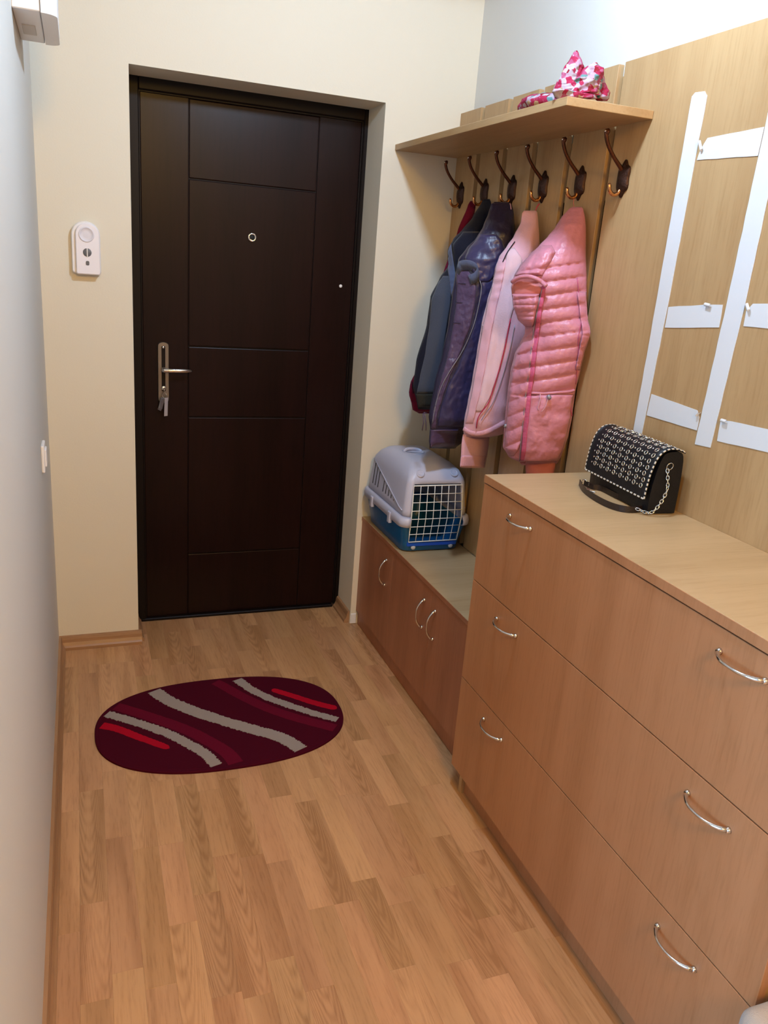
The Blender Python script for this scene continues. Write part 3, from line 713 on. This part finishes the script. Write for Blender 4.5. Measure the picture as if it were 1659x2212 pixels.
# leather strap lying on the chest top
def ribbon(name, pts, w_, t_, mat, parent, ax=(0, 0, 1)):
    P_ = bez(pts, 8); m = len(P_); V = []; ax = Vector(ax)
    for i, p in enumerate(P_):
        t = (P_[min(i + 1, m - 1)] - P_[max(i - 1, 0)]).normalized(); s_ = (ax - t * ax.dot(t)).normalized() * w_ / 2; u_ = t.cross(s_.normalized()) * t_ / 2
        V += [p - s_ - u_, p + s_ - u_, p + s_ + u_, p - s_ + u_]
    F = [(4 * i + k, 4 * i + (k + 1) % 4, 4 * i + 4 + (k + 1) % 4, 4 * i + 4 + k) for i in range(m - 1) for k in range(4)] + [(3, 2, 1, 0), tuple(4 * (m - 1) + k for k in range(4))]
    return mesh(name, V, F, mat, parent)
zt = ZT + .0085
def ct(u, v, z=zt): p = at(u, v, 2, z); return p
ribbon('strap', [ct(1252, 1042), ct(1262, 1058), ct(1290, 1078), ct(1325, 1094), ct(1360, 1101), ct(1392, 1098)], .016, .0025, M['strapm'], hbg, (0, .0, 1))
ribbon('strap', [ct(1262, 1043), ct(1280, 1051), ct(1300, 1055), ct(1335, 1072), ct(1370, 1082)], .014, .0025, M['strapm'], hbg, (0, 0, 1))
MB().torus(ct(1263, 1042, ZT + .0105), (.8, .3, .2), .0082, .0013, 18, 6).build('d_ring', M['chrome'], hbg)
MB().tube([ct(1268, 1055, ZT + .018), ct(1276, 1061, ZT + .016), ct(1286, 1064, ZT + .017)], .0022, 8).build('swivel_clasp', M['chrome'], hbg)
MB().lathe([(.0045, 0), (.004, .0015), (.002, .002)], ct(1274, 1047, ZT + .010), (-.7, -.7, .1), 12).build('rivet', M['chrome'], hbg)

# ------------------------------------------------------------------ garments on the hooks
def interp(rows, v, c):
    if v <= rows[0][0]: return rows[0][c]
    for a, b in zip(rows, rows[1:]):
        if v <= b[0]:
            t = (v - a[0]) / (b[0] - a[0]); t = t * t * (3 - 2 * t) * .35 + t * .65
            return a[c] + (b[c] - a[c]) * t
    return rows[-1][c]
def nz(x, y, z=0, s_=1): return noise.noise(Vector((x * s_, y * s_, z)))
def garment_body(name, rows, yL, xR, B, Bk, mat, parent, disp=None, nv=90, nu=40, planar=False):
    """closed soft volume hanging from its hook: left edge curve out in the room at depth yL, right edge curve
    close to the planks at xR, bulging by B towards the room and by Bk towards the wall"""
    v0, v1 = rows[0][0], rows[-1][0]; V = []; mid = []; nb = 16
    for i in range(nv + 1):
        v = v0 + (v1 - v0) * i / nv; l, r = interp(rows, v, 1), interp(rows, v, 2)
        PL = at(l, v, 1, yL)
        PR = at(r, v, 1, yL) if planar else at(r, v, 0, xR)
        if not planar and PL.x > xR: PL = at(l, v, 0, xR)
        d = PR - PL; n_ = Vector((d.y, -d.x, 0))
        if n_.length < 1e-6: n_ = Vector((-.5, -.86, 0))
        n_.normalize()
        if n_.y > 0: n_ = -n_
        wth = d.length; cap = min(1, i / nv * 14, (nv - i) / nv * 30 + .25); bb = min(B, wth * .42) * cap; bk = min(Bk, wth * .4) * cap
        rr = []
        for k in range(nu + 1):
            t = k / nu; e = math.sin(math.pi * t) ** .6 if 0 < t < 1 else 0
            u = l + (r - l) * t; h = bb * e + (disp(u, v, t) * min(1, e * 1.6) if disp else 0)
            p = PL + d * t + n_ * h
            if not planar: p.x = min(p.x, 1.183)
            rr.append(p)
        for k in range(1, nb):
            t = 1 - k / nb; e = math.sin(math.pi * t) ** .6
            p = PL + d * t - n_ * (bk * e); p.x = min(p.x, 1.183 if not planar else 9); rr.append(p)
        V += rr
    m = nu + 1 + nb - 1
    F = [(j * m + k, j * m + (k + 1) % m, (j + 1) * m + (k + 1) % m, (j + 1) * m + k) for j in range(nv) for k in range(m)]
    F += [tuple(range(m))[::-1], tuple(range(nv * m, nv * m + m))]
    o = mesh(name, V, F, mat, parent, smooth=True)
    return o, BVHTree.FromPolygons([tuple(v) for v in V], F)
def on(bvh, u, v, off):
    d = ray(u, v); h = bvh.ray_cast(CAM, d)
    if h[0] is None: return None
    return h[0] - d * off
def overlay(name, rows, bvhs, off, mat, parent, disp=None, nv=50, nu=24, edge=.12, base=.0012):
    v0, v1 = rows[0][0], rows[-1][0]; V = []
    for i in range(nv + 1):
        v = v0 + (v1 - v0) * i / nv; l, r = interp(rows, v, 1), interp(rows, v, 2); row = []
        for k in range(nu + 1):
            t = k / nu; u = l + (r - l) * t; e = min(1, t / edge, (1 - t) / edge, (i / nv) / (edge * .5) , (1 - i / nv) / (edge * .5)); e = math.sin(e * math.pi / 2)
            o_ = base + off * e + (disp(u, v, t) * e if disp else 0); p = None
            for b in bvhs:
                p2 = on(b, u, v, o_)
                if p2 is not None and (p is None or (p2 - CAM).length < (p - CAM).length): p = p2
            row.append(p)
        ok = [k for k in range(nu + 1) if row[k] is not None]
        if not ok:
            row = None if not V else [x.copy() for x in V[-(nu + 1):]]
            if row is None: continue
        else:
            for k in range(nu + 1):
                if row[k] is None: row[k] = row[min(ok, key=lambda q: abs(q - k))].copy()
        V += row
    m = nu + 1; nn = len(V) // m
    F = [(j * m + k, j * m + k + 1, (j + 1) * m + k + 1, (j + 1) * m + k) for j in range(nn - 1) for k in range(nu)]
    o = mesh(name, V, F, mat, parent, smooth=True)
    md = o.modifiers.new('thickness', 'SOLIDIFY'); md.thickness = .0015; md.offset = 1
    return o
def strip(name, pix, bvhs, r, mat, parent, off=.002, n=6, flat=1, tube_n=6):
    P_ = bez([(u, v, 0) for u, v in pix], n); out = []
    for p in P_:
        q = None
        for b in bvhs:
            q2 = on(b, p.x, p.y, off)
            if q2 is not None and (q is None or (q2 - CAM).length < (q - CAM).length): q = q2
        if q is not None: out.append(q)
    if len(out) < 2: return None
    return MB().tube(out, r, tube_n, flat=flat).build(name, mat, parent)
def satin(name, col, rough=.4, bump=.35, bs=60, sheen=.1, spec=.4):
    return simple(name, col, rough, spec=spec, bump=bump * 1.3, bscale=bs, sheen=sheen, bdist=.003 if bs < 150 else .002)
M['maroon'] = satin('maroon_jersey', (.14, .006, .025), .85, .4, 220, .1, .1)
M['navy'] = satin('dark_navy_jersey', (.010, .011, .022), .9, .5, 260, .1, .1)
M['slate'] = satin('slate_grey_jersey', (.055, .065, .095), .9, .5, 300, .2, .1)
M['slate_l'] = satin('slate_blue_trim', (.085, .10, .17), .85, .4, 260, .2, .1)
M['khaki_d'] = satin('dark_olive_rib', (.032, .030, .024), .9, .5, 260, .1, .1)
M['indigo'] = satin('indigo_nylon', (.032, .026, .085), .36, .5, 45, .1, .45)
M['indigo_d'] = satin('dark_indigo_nylon', (.018, .014, .045), .33, .6, 45, .05, .5)
M['plum'] = satin('plum_nylon', (.075, .045, .105), .4, .6, 70, .1, .4)
M['lpink'] = satin('pale_pink_jersey', (.66, .375, .46), .8, .3, 220, .25, .15)
M['lpink2'] = satin('pale_pink_lining', (.68, .46, .52), .8, .3, 220, .25, .15)
M['lpink_cuff'] = satin('pink_rib_cuff', (.64, .34, .42), .85, .5, 300, .2, .1)
M['rasp'] = simple('raspberry_piping', (.48, .02, .07), .5)
M['rose'] = satin('rose_quilted_nylon', (.53, .20, .27), .38, .45, 90, .1, .4)
M['rose_d'] = satin('rose_binding', (.48, .085, .18), .6, .4, 200, .1, .3)
M['rose_in'] = satin('rose_lining', (.50, .15, .14), .6, .3, 120, .1, .3)
M['steel'] = simple('zip_metal', (.30, .30, .36), .45, .6)

# --- maroon hooded top and navy zip jacket share the second hook
ga = thing('jersey_top', (1.10, -.24, 1.0), 'maroon jersey top almost hidden behind the navy jacket, its hem showing at lower left', 'top', 'garments on the coat rack')
fold = lambda a, f, g=0: (lambda u, v, t: a * nz(u * .035 + v * .006 * g, v * .008, f))
b1, v1_ = garment_body('hanging_body', [(434, 1016, 1026), (442, 1011, 1028), (500, 988, 1018), (600, 955, 1015), (700, 925, 990), (790, 905, 970), (828, 886, 965), (850, 883, 965), (872, 889, 960), (890, 892, 955), (893, 905, 950)], -.222, 1.16, .014, .014, M['maroon'], ga, fold(.004, 1.3), 60, 24, planar=True)
overlay('hem_band', [(866, 888, 935), (880, 891, 935), (890, 893, 935)], [v1_], .004, M['maroon'], ga, None, 10, 12)
overlay('zip_panel', [(893, 925, 940), (915, 927, 940), (938, 931, 940)], [v1_], .003, M['maroon'], ga, None, 8, 6) if False else None
for q_, (u, v) in enumerate(((891, 832), (890, 845))): pass
gb = thing('jacket', (1.09, -.31, 1.0), 'navy zip jacket with slate grey front panel and loose hood, second hook from the door', 'jacket', 'garments on the coat rack')
b2, v2_ = garment_body('hanging_body', [(430, 1046, 1058), (437, 1040, 1061), (470, 1022, 1064), (495, 1000, 1064), (515, 980, 1064), (540, 967, 1062), (575, 968, 1055), (600, 950, 1050), (640, 930, 1040), (700, 922, 1030), (780, 899, 1010), (835, 892, 1000), (868, 900, 985), (884, 903, 970)], -.330, 1.165, .045, .022, M['navy'], gb, fold(.008, 4.1), 80, 30)
overlay('front_panel', [(596, 957, 970), (615, 944, 974), (650, 931, 973), (700, 927, 966), (760, 919, 958), (820, 906, 948), (850, 900, 940)], [v2_], .003, M['slate'], gb, lambda u, v, t: .002 * nz(u * .03, v * .01, 2), 50, 14)
overlay('hem_band', [(851, 899, 942), (868, 902, 942), (880, 904, 942)], [v2_], .004, M['khaki_d'], gb, lambda u, v, t: .0012 * math.sin(u * 1.2), 10, 30)
overlay('hood_edge', [(519, 964, 974), (540, 962, 976), (570, 965, 981), (600, 969, 985), (625, 972, 988), (640, 974, 984)], [v2_], .007, M['slate_l'], gb, lambda u, v, t: .0015 * math.sin(v * .5), 30, 8)
overlay('hood', [(500, 1000, 1040), (530, 976, 1036), (560, 978, 1030), (590, 984, 1030), (612, 990, 1025)], [v2_], .010, M['navy'], gb, fold(.006, 2.2), 30, 14)
strip('front_zip', [(975, 650), (966, 700), (957, 760), (946, 820), (936, 855)], [v2_], .002, M['navy'], gb, .004)
strip('drawcord', [(893, 780), (889, 800), (891, 835), (893, 850)], [v2_, v1_], .0016, M['navy'], gb, .003)

# --- blue and purple padded jacket on the third hook
gc = thing('jacket', (1.08, -.49, 1.0), 'indigo and plum padded jacket with open zip and standing collar, third hook', 'jacket', 'garments on the coat rack')
pad3 = lambda u, v, t: .008 * nz(u * .03, v * .012, 7) + .0025 * nz(u * .12, v * .10, 3)
b3, v3_ = garment_body('hanging_body', [(436, 1068, 1096), (441, 1061, 1106), (460, 1055, 1110), (490, 1044, 1112), (515, 1028, 1112), (535, 1008, 1110), (560, 990, 1108), (600, 982, 1100), (640, 976, 1092), (700, 968, 1082), (760, 956, 1066), (830, 938, 1050), (900, 926, 1036), (925, 929, 1020), (931, 929, 998), (968, 928, 983)], -.485, 1.165, .05, .03, M['indigo_d'], gc, pad3, 110, 44)
def crinkle(a, f=.35): return lambda u, v, t: a * (abs(nz(u * f * .45, v * f, 5)) * 1.6 + .5 * nz(u * .08, v * .05, 9))
overlay('hood', [(505, 1036, 1072), (520, 1026, 1085), (540, 1010, 1092), (560, 1003, 1085), (585, 1018, 1078), (600, 1032, 1066), (612, 1036, 1052)], [v3_], .012, M['indigo'], gc, lambda u, v, t: .004 * nz(u * .05 + v * .05, v * .09, 2), 34, 24)
overlay('front_lining', [(585, 984, 1012), (605, 985, 1026), (625, 986, 1030), (660, 984, 1026), (700, 978, 1018), (740, 972, 1003), (780, 964, 988), (820, 952, 970), (860, 944, 956), (900, 936, 944)], [v3_], .004, M['plum'], gc, crinkle(.0035), 90, 22)
overlay('front_panel', [(600, 1040, 1075), (640, 1036, 1078), (700, 1024, 1070), (740, 1008, 1062), (790, 990, 1050), (840, 965, 1042), (890, 950, 1030), (922, 945, 1016)], [v3_], .005, M['indigo'], gc, lambda u, v, t: .006 * nz(u * .045, v * .014, 11) + .002 * nz(u * .13, v * .11, 3), 80, 30)
overlay('lower_lining', [(770, 966, 990), (800, 958, 974), (850, 944, 956), (900, 933, 944), (928, 931, 942)], [v3_], .006, M['plum'], gc, crinkle(.004, .5), 50, 10)
overlay('sleeve_cuff', [(928, 930, 990), (945, 929, 987), (958, 928, 985), (960, 928, 984), (966, 928, 983)], [v3_], .006, M['plum'], gc, lambda u, v, t: .002 * nz(u * .09, v * .09, 1), 20, 20)
for yy in (612, 653, 697): strip('seam', [(990 - (yy - 612) * .14, yy), (1006 - (yy - 612) * .14, yy + 1)], [v3_], .0009, M['indigo_d'], gc, .0085)
# standing collar: an open curved band around the neck
col = []
for k in range(17):
    a = math.pi * (1.12 - 1.5 * k / 16); u, v = 1003 + 27 * math.cos(a), 574 - 16 * math.sin(a) + 5
    q1 = on(v3_, min(max(u, 985), 1060), v, .008 + .026 * math.sin(math.pi * k / 16)); q2 = on(v3_, min(max(u + 5, 988), 1062), v + 20, .006)
    if q1 and q2: col += [q1, q2]
n_ = len(col) // 2
o = mesh('collar', col, [(2 * i, 2 * i + 1, 2 * i + 3, 2 * i + 2) for i in range(n_ - 1)], M['slate_l'], gc, smooth=True)
md = o.modifiers.new('thickness', 'SOLIDIFY'); md.thickness = .005
strip('front_zip', [(1034, 598), (1040, 622), (1034, 660), (1024, 700), (1008, 740), (992, 770), (974, 798), (958, 826), (948, 850), (940, 880), (934, 915)], [v3_], .0017, M['steel'], gc, .010)
strip('hanging_loop', [(1104, 452), (1103, 444), (1101, 437)], [v3_], .0015, M['lpink_cuff'], gc, .003)
for du in (0, 5): MB().tube([at(914 + du * .6, 893, 1, -.50), at(915 + du, 912, 1, -.50), at(912 + du * 1.6, 930, 1, -.50)], .0016, 6).build('drawcord', M['plum'], gc)
MB().tube([at(922, 893, 1, -.50), at(917, 891, 1, -.50), at(914, 894, 1, -.50)], .0016, 6).build('drawcord', M['plum'], gc)

# --- pale pink bomber jacket on the fourth hook
gd = thing('jacket', (1.09, -.69, 1.0), 'pale pink jersey jacket with raspberry piping and a hanging ribbed cuff, fourth hook', 'jacket', 'garments on the coat rack')
b4, v4_ = garment_body('hanging_body', [(455, 1132, 1158), (459, 1128, 1161), (480, 1125, 1163), (510, 1110, 1165), (530, 1096, 1166), (555, 1078, 1166), (580, 1069, 1165), (610, 1064, 1164), (650, 1052, 1160), (700, 1040, 1150), (760, 1030, 1140), (820, 1020, 1132), (870, 1010, 1124), (905, 1003, 1112), (930, 1001, 1096), (942, 1002, 1060), (946, 1003, 1050)], -.685, 1.165, .05, .03, M['lpink'], gd,
    lambda u, v, t: .010 * nz(u * .03 + v * .004, v * .006, 21) + .003 * nz(u * .1, v * .03, 3), 110, 44)
overlay('front_lining', [(535, 1098, 1112), (560, 1092, 1128), (600, 1086, 1126), (640, 1076, 1118), (690, 1066, 1104), (740, 1056, 1092), (800, 1046, 1080), (850, 1036, 1062), (890, 1026, 1042)], [v4_], .004, M['lpink2'], gd, lambda u, v, t: .003 * nz(u * .06, v * .02, 5), 70, 18)
overlay('sleeve', [(560, 1074, 1094), (585, 1069, 1090), (620, 1062, 1084), (670, 1050, 1072), (720, 1040, 1062), (780, 1030, 1052), (840, 1020, 1040), (890, 1010, 1028), (915, 1005, 1022)], [v4_], .008, M['lpink'], gd, lambda u, v, t: .0035 * math.sin(v * .33 + u * .05) * max(0, 1 - (v - 560) / 110) + .003 * nz(u * .06, v * .04, 8), 110, 12)
overlay('sleeve_seam_pocket', [(700, 1042, 1062), (760, 1034, 1056), (800, 1032, 1040)], [v4_], .004, M['lpink'], gd, None, 20, 8)
strip('raspberry_piping', [(1103, 688), (1098, 712), (1092, 745), (1082, 785), (1072, 820), (1064, 846), (1054, 872), (1040, 890), (1032, 905), (1029, 925)], [v4_], .0019, M['rasp'], gd, .008)
strip('front_zip', [(1112, 702), (1104, 745), (1094, 785), (1084, 820), (1074, 848), (1064, 872), (1050, 892), (1040, 908)], [v4_], .0012, M['steel'], gd, .007)
strip('collar_piping', [(1112, 522), (1096, 545), (1086, 566)], [v4_], .0016, M['navy'], gd, .007)
strip('hem_band', [(1002, 926), (1016, 935), (1036, 937), (1058, 930), (1080, 918), (1092, 912)], [v4_], .0085, M['lpink_cuff'], gd, .006, flat=.5, tube_n=10)
b5, v5_ = garment_body('hanging_sleeve', [(938, 1000, 1056), (960, 997, 1054), (985, 996, 1050), (992, 995, 1048), (1010, 994, 1044)], -.685, 1.150, .026, .018, M['lpink'], gd, lambda u, v, t: .005 * nz(u * .05, v * .02, 31), 30, 20)
overlay('sleeve_cuff', [(984, 994, 1050), (998, 993, 1047), (1009, 993, 1044)], [v5_], .004, M['lpink_cuff'], gd, lambda u, v, t: .0008 * math.sin(u * 1.6), 12, 40, edge=.05)
MB().tube(bez([at(1165, 440, 1, -.68), at(1160, 447, 1, -.68), at(1157, 455, 1, -.68), at(1156, 463, 1, -.685)], 4), .0018, 6).build('hanging_loop', M['rasp'], gd)

# --- rose quilted jacket on the fifth hook
ge = thing('jacket', (1.09, -.92, 1.0), 'rose pink quilted puffer jacket with open zip and waist drawcord, fifth hook', 'jacket', 'garments on the coat rack')
def quilt(u, v, t):
    f = v + (u - 1200) * .14; s_ = abs(math.sin(math.pi * (f - 576) / 29.6))
    q = .0125 * (s_ ** .42 - 1) if 560 < v < 852 else 0
    return q + .006 * nz(u * .03, v * .012, 41) + .0013 * nz(u * .13 + v * .05, v * .07, 3)
b6, v6_ = garment_body('hanging_body', [(447, 1236, 1256), (451, 1229, 1260), (470, 1212, 1264), (490, 1200, 1266), (510, 1184, 1266), (530, 1165, 1266), (552, 1142, 1266), (575, 1122, 1267), (596, 1110, 1268), (620, 1104, 1268), (660, 1108, 1268), (690, 1118, 1270), (706, 1134, 1274), (720, 1134, 1276), (740, 1124, 1270), (765, 1112, 1262), (800, 1103, 1254), (850, 1096, 1242), (900, 1091, 1236), (940, 1088, 1228), (965, 1086, 1220), (985, 1098, 1213), (998, 1122, 1206), (1004, 1126, 1200)], -.905, 1.172, .06, .04, M['rose'], ge, quilt, 200, 64)
def q2(u, v, t):
    s_ = abs(math.sin(math.pi * ((v + (u - 1160) * .42) - 720) / 31)); return .009 * (s_ ** .5 - .2) + .002 * nz(u * .1, v * .06, 5)
overlay('left_front', [(712, 1150, 1160), (735, 1128, 1156), (765, 1114, 1152), (800, 1105, 1148), (850, 1099, 1142), (900, 1094, 1136), (950, 1090, 1128), (972, 1090, 1120), (985, 1096, 1110)], [v6_], .003, M['rose'], ge, q2, 150, 16)
overlay('lower_panel', [(852, 1146, 1240), (870, 1144, 1236), (900, 1140, 1233), (940, 1136, 1225), (970, 1134, 1216), (998, 1131, 1203)], [v6_], .006, M['rose'], ge, lambda u, v, t: .009 * nz(u * .035 + v * .012, v * .034, 52) + .0015 * nz(u * .1, v * .1, 3), 60, 36, edge=.06)
overlay('zip_band', [(608, 1172, 1180), (640, 1166, 1177), (680, 1158, 1170), (720, 1153, 1165), (760, 1148, 1160), (800, 1144, 1156), (850, 1137, 1149), (900, 1132, 1144), (950, 1127, 1139), (1001, 1123, 1135)], [v6_], .007, M['rose_d'], ge, lambda u, v, t: .001 * math.sin(v * .8), 120, 8, edge=.2)
strip('front_zip', [(1171, 625), (1165, 650), (1157, 690), (1152, 720), (1147, 760), (1143, 800), (1136, 850), (1131, 900), (1126, 950), (1122, 996)], [v6_], .0012, M['steel'], ge, .009)
# standing collar that droops open to the left
def qc(u, v, t): return .006 * abs(math.sin(math.pi * (u - 1100) / 26)) ** .6 + .002 * nz(u * .1, v * .1, 6)
overlay('collar', [(634, 1102, 1166), (650, 1100, 1166), (665, 1102, 1162), (682, 1106, 1158), (698, 1120, 1154), (706, 1132, 1150)], [v6_], .018, M['rose'], ge, lambda u, v, t: .007 * abs(math.sin(math.pi * (v - 634) / 25)) ** .45 + .004 * abs(math.sin(math.pi * (u - 1090) / 30)) ** .4, 80, 30, edge=.16)
overlay('collar_lining', [(594, 1126, 1156), (602, 1108, 1168), (614, 1104, 1172), (628, 1103, 1170), (640, 1104, 1166)], [v6_], .004, M['rose_in'], ge, lambda u, v, t: .004 * nz(u * .06, v * .06, 8), 24, 24, edge=.2)
strip('collar_edge', [(1104, 640), (1102, 622), (1107, 609), (1120, 600), (1138, 597), (1156, 601), (1170, 609), (1180, 618)], [v6_], .0060, M['rose'], ge, .024, tube_n=10)
overlay('shoulder', [(530, 1170, 1192), (545, 1150, 1200), (562, 1134, 1192), (580, 1120, 1180), (596, 1112, 1172)], [v6_], .014, M['rose'], ge, lambda u, v, t: .006 * abs(math.sin(math.pi * (u + v * .4 - 1350) / 27)) ** .5 + .002 * nz(u * .08, v * .1, 2), 40, 26, edge=.25)
overlay('sleeve', [(630, 1246, 1267), (680, 1252, 1270), (706, 1256, 1276), (722, 1257, 1276), (760, 1250, 1262), (800, 1243, 1253)], [v6_], .010, M['rose'], ge, lambda u, v, t: .006 * abs(math.sin(math.pi * (v - 600) / 31)) ** .5, 70, 10)
strip('sleeve_seam', [(1247, 600), (1252, 650), (1256, 690), (1250, 725), (1249, 770), (1244, 830)], [v6_], .0011, M['rose_d'], ge, .004)
strip('waist_channel', [(1148, 849), (1175, 850), (1205, 848), (1230, 846), (1240, 843)], [v6_], .0042, M['rose'], ge, .004)
strip('drawcord', [(1167, 851), (1167, 864), (1162, 878), (1164, 886)], [v6_], .0012, M['lpink_cuff'], ge, .016)
strip('drawcord', [(1186, 853), (1182, 868), (1176, 882), (1170, 889)], [v6_], .0012, M['lpink_cuff'], ge, .016)
for u, v in ((1186, 858),):
    p = on(v6_, u, v, .016); MB().lathe([(.003, -.007), (.0058, -.005), (.0058, .004), (.003, .007)], p, (.5, -.3, -.8), 14).build('cord_lock', M['steel'], ge)
for u, v in ((1092, 920), (1088, 937)):
    p = on(v6_, u, v, .006)
    if p: MB().lathe([(.0025, -.006), (.0048, -.003), (.0048, .004), (.002, .006)], p, (.2, -.2, 1), 12).build('cord_stopper', M['steel'], ge)
strip('pocket_edge', [(1228, 856), (1232, 872), (1234, 888), (1236, 898)], [v6_], .0018, M['rose_d'], ge, .004)
b7, v7_ = garment_body('hanging_sleeve', [(990, 1134, 1204), (1005, 1135, 1200), (1030, 1136, 1196)], -.925, 1.168, .03, .02, M['rose_in'], ge, lambda u, v, t: .005 * nz(u * .05, v * .04, 61), 24, 20)
MB().tube(bez([at(1240, 430, 1, -.885), at(1239, 438, 1, -.888), at(1240, 446, 1, -.895), at(1243, 454, 1, -.905)], 4), .0012, 6).build('hanging_loop', M['rose_in'], ge)

# ------------------------------------------------------------------ floral scarf on the shelf
def floral():
    m, nt, b = nmat('floral_cotton'); N = nt.nodes; L = nt.links
    tc = N.new('ShaderNodeTexCoord')
    wn = N.new('ShaderNodeTexNoise'); wn.inputs['Scale'].default_value = 40; L.new(tc.outputs['Object'], wn.inputs['Vector'])
    mxv = N.new('ShaderNodeMix'); mxv.data_type = 'VECTOR'; mxv.inputs[0].default_value = .012
    L.new(tc.outputs['Object'], mxv.inputs[4]); L.new(wn.outputs['Color'], mxv.inputs[5])
    vo = N.new('ShaderNodeTexVoronoi'); vo.inputs['Scale'].default_value = 78; L.new(mxv.outputs[1], vo.inputs['Vector'])
    sp = N.new('ShaderNodeSeparateColor'); L.new(vo.outputs['Color'], sp.inputs[0])
    cr = N.new('ShaderNodeValToRGB'); cr.color_ramp.interpolation = 'CONSTANT'; e = cr.color_ramp.elements
    e[0].position = 0; e[0].color = (.30, .014, .05, 1); e[1].position = .36; e[1].color = (.36, .29, .32, 1)
    for p, c in ((.56, (.30, .06, .12, 1)), (.70, (.20, .006, .014, 1)), (.82, (.10, .20, .19, 1)), (.88, (.34, .22, .28, 1)), (.95, (.36, .24, .13, 1))):
        x = e.new(p); x.color = c
    L.new(sp.outputs[0], cr.inputs[0])
    v2 = N.new('ShaderNodeTexVoronoi'); v2.inputs['Scale'].default_value = 150; L.new(mxv.outputs[1], v2.inputs['Vector'])
    mr = N.new('ShaderNodeMapRange'); mr.inputs[1].default_value = .25; mr.inputs[2].default_value = .30; mr.inputs[3].default_value = .35; mr.inputs[4].default_value = 0; L.new(v2.outputs['Distance'], mr.inputs[0])
    mx = N.new('ShaderNodeMix'); mx.data_type = 'RGBA'; L.new(mr.outputs[0], mx.inputs[0]); L.new(cr.outputs[0], mx.inputs[6]); mx.inputs[7].default_value = (.34, .17, .23, 1)
    L.new(mx.outputs[2], b.inputs['Base Color']); b.inputs['Roughness'].default_value = .8; b.inputs['Specular IOR Level'].default_value = .2
    return m
M['floral'] = floral()
sc = thing('scarf', (1.02, -1.05, 1.937), 'crumpled red and pink floral scarf bunched on top of the coat rack shelf', 'scarf')
sf = lambda a, f: (lambda u, v, t: a * nz(u * .055 + v * .03, v * .05, f) + a * .4 * nz(u * .16, v * .14, f + 3))
garment_body('knot', [(168, 1215, 1262), (176, 1203, 1290), (190, 1196, 1300), (200, 1194, 1304), (212, 1198, 1304)], -1.075, 9, .045, .035, M['floral'], sc, sf(.012, 1), 40, 40, planar=True)
garment_body('ear', [(109, 1242, 1247), (114, 1238, 1250), (128, 1231, 1254), (146, 1218, 1261), (160, 1212, 1264), (176, 1206, 1262), (186, 1206, 1256)], -1.085, 9, .022, .02, M['floral'], sc, sf(.010, 5), 36, 24, planar=True)
garment_body('ear', [(135, 1281, 1290), (140, 1272, 1292), (150, 1258, 1301), (165, 1250, 1303), (182, 1240, 1300), (198, 1226, 1298), (204, 1222, 1290)], -1.105, 9, .028, .02, M['floral'], sc, sf(.012, 9), 36, 24, planar=True)
garment_body('fold', [(160, 1292, 1303), (175, 1290, 1306), (192, 1288, 1312), (200, 1288, 1318), (212, 1286, 1316), (218, 1290, 1312)], -1.10, 9, .020, .02, M['floral'], sc, sf(.008, 13), 30, 18, planar=True)
garment_body('fold', [(192, 1196, 1212), (198, 1193, 1240), (206, 1196, 1288), (214, 1204, 1290)], -1.115, 9, .022, .02, M['floral'], sc, sf(.006, 17), 20, 40, planar=True)
tl = bez([(1.0, -1.03, 1.955), (.99, -.97, 1.955), (1.0, -.90, 1.957), (1.01, -.84, 1.953), (1.01, -.77, 1.944)], 7)
TV = []; m_ = len(tl)
for i, p in enumerate(tl):
    f = i / (m_ - 1); rr = (.020 + .014 * math.sin(math.pi * min(1, f * 1.1))) * (1 - .55 * f ** 3)
    for k in range(16):
        a = 2 * math.pi * k / 16; r_ = rr * (1 + .25 * nz(f * 9, a * .9, 4))
        TV.append((p.x + 1.5 * r_ * math.cos(a), p.y, max(1.9375, p.z + (.75 * r_) * math.sin(a))))
mesh('tail', TV, [(16 * i + k, 16 * i + (k + 1) % 16, 16 * i + 16 + (k + 1) % 16, 16 * i + 16 + k) for i in range(m_ - 1) for k in range(16)] + [tuple(range(16))[::-1], tuple(range(16 * (m_ - 1), 16 * m_))], M['floral'], sc, smooth=True)

# ------------------------------------------------------------------ upholstered stool at the lower right
so = thing('stool', (.98, -2.53, 0), 'beige fabric stool, only its rounded top corner seen at lower right', 'stool')
M['beige'] = simple('beige_upholstery', (.42, .34, .28), .9, spec=.1, bump=.6, bscale=500, sheen=.2)
bm = bmesh.new(); bmbox(bm, .76, 1.17, -2.76, -2.325, .36, .455, .03, 4); frombm('seat_cushion', bm, M['beige'], so, smooth=True)
boxes('seat_frame', [(.78, 1.15, -2.74, -2.345, .32, .36)], M['oak_y'], so, bev=.003)
for x_ in (.80, 1.13):
    for y_ in (-2.72, -2.365): box('leg', x_ - .018, x_ + .018, y_ - .018, y_ + .018, 0, .33, M['oak_v'], so, bev=.003)
#MORE3
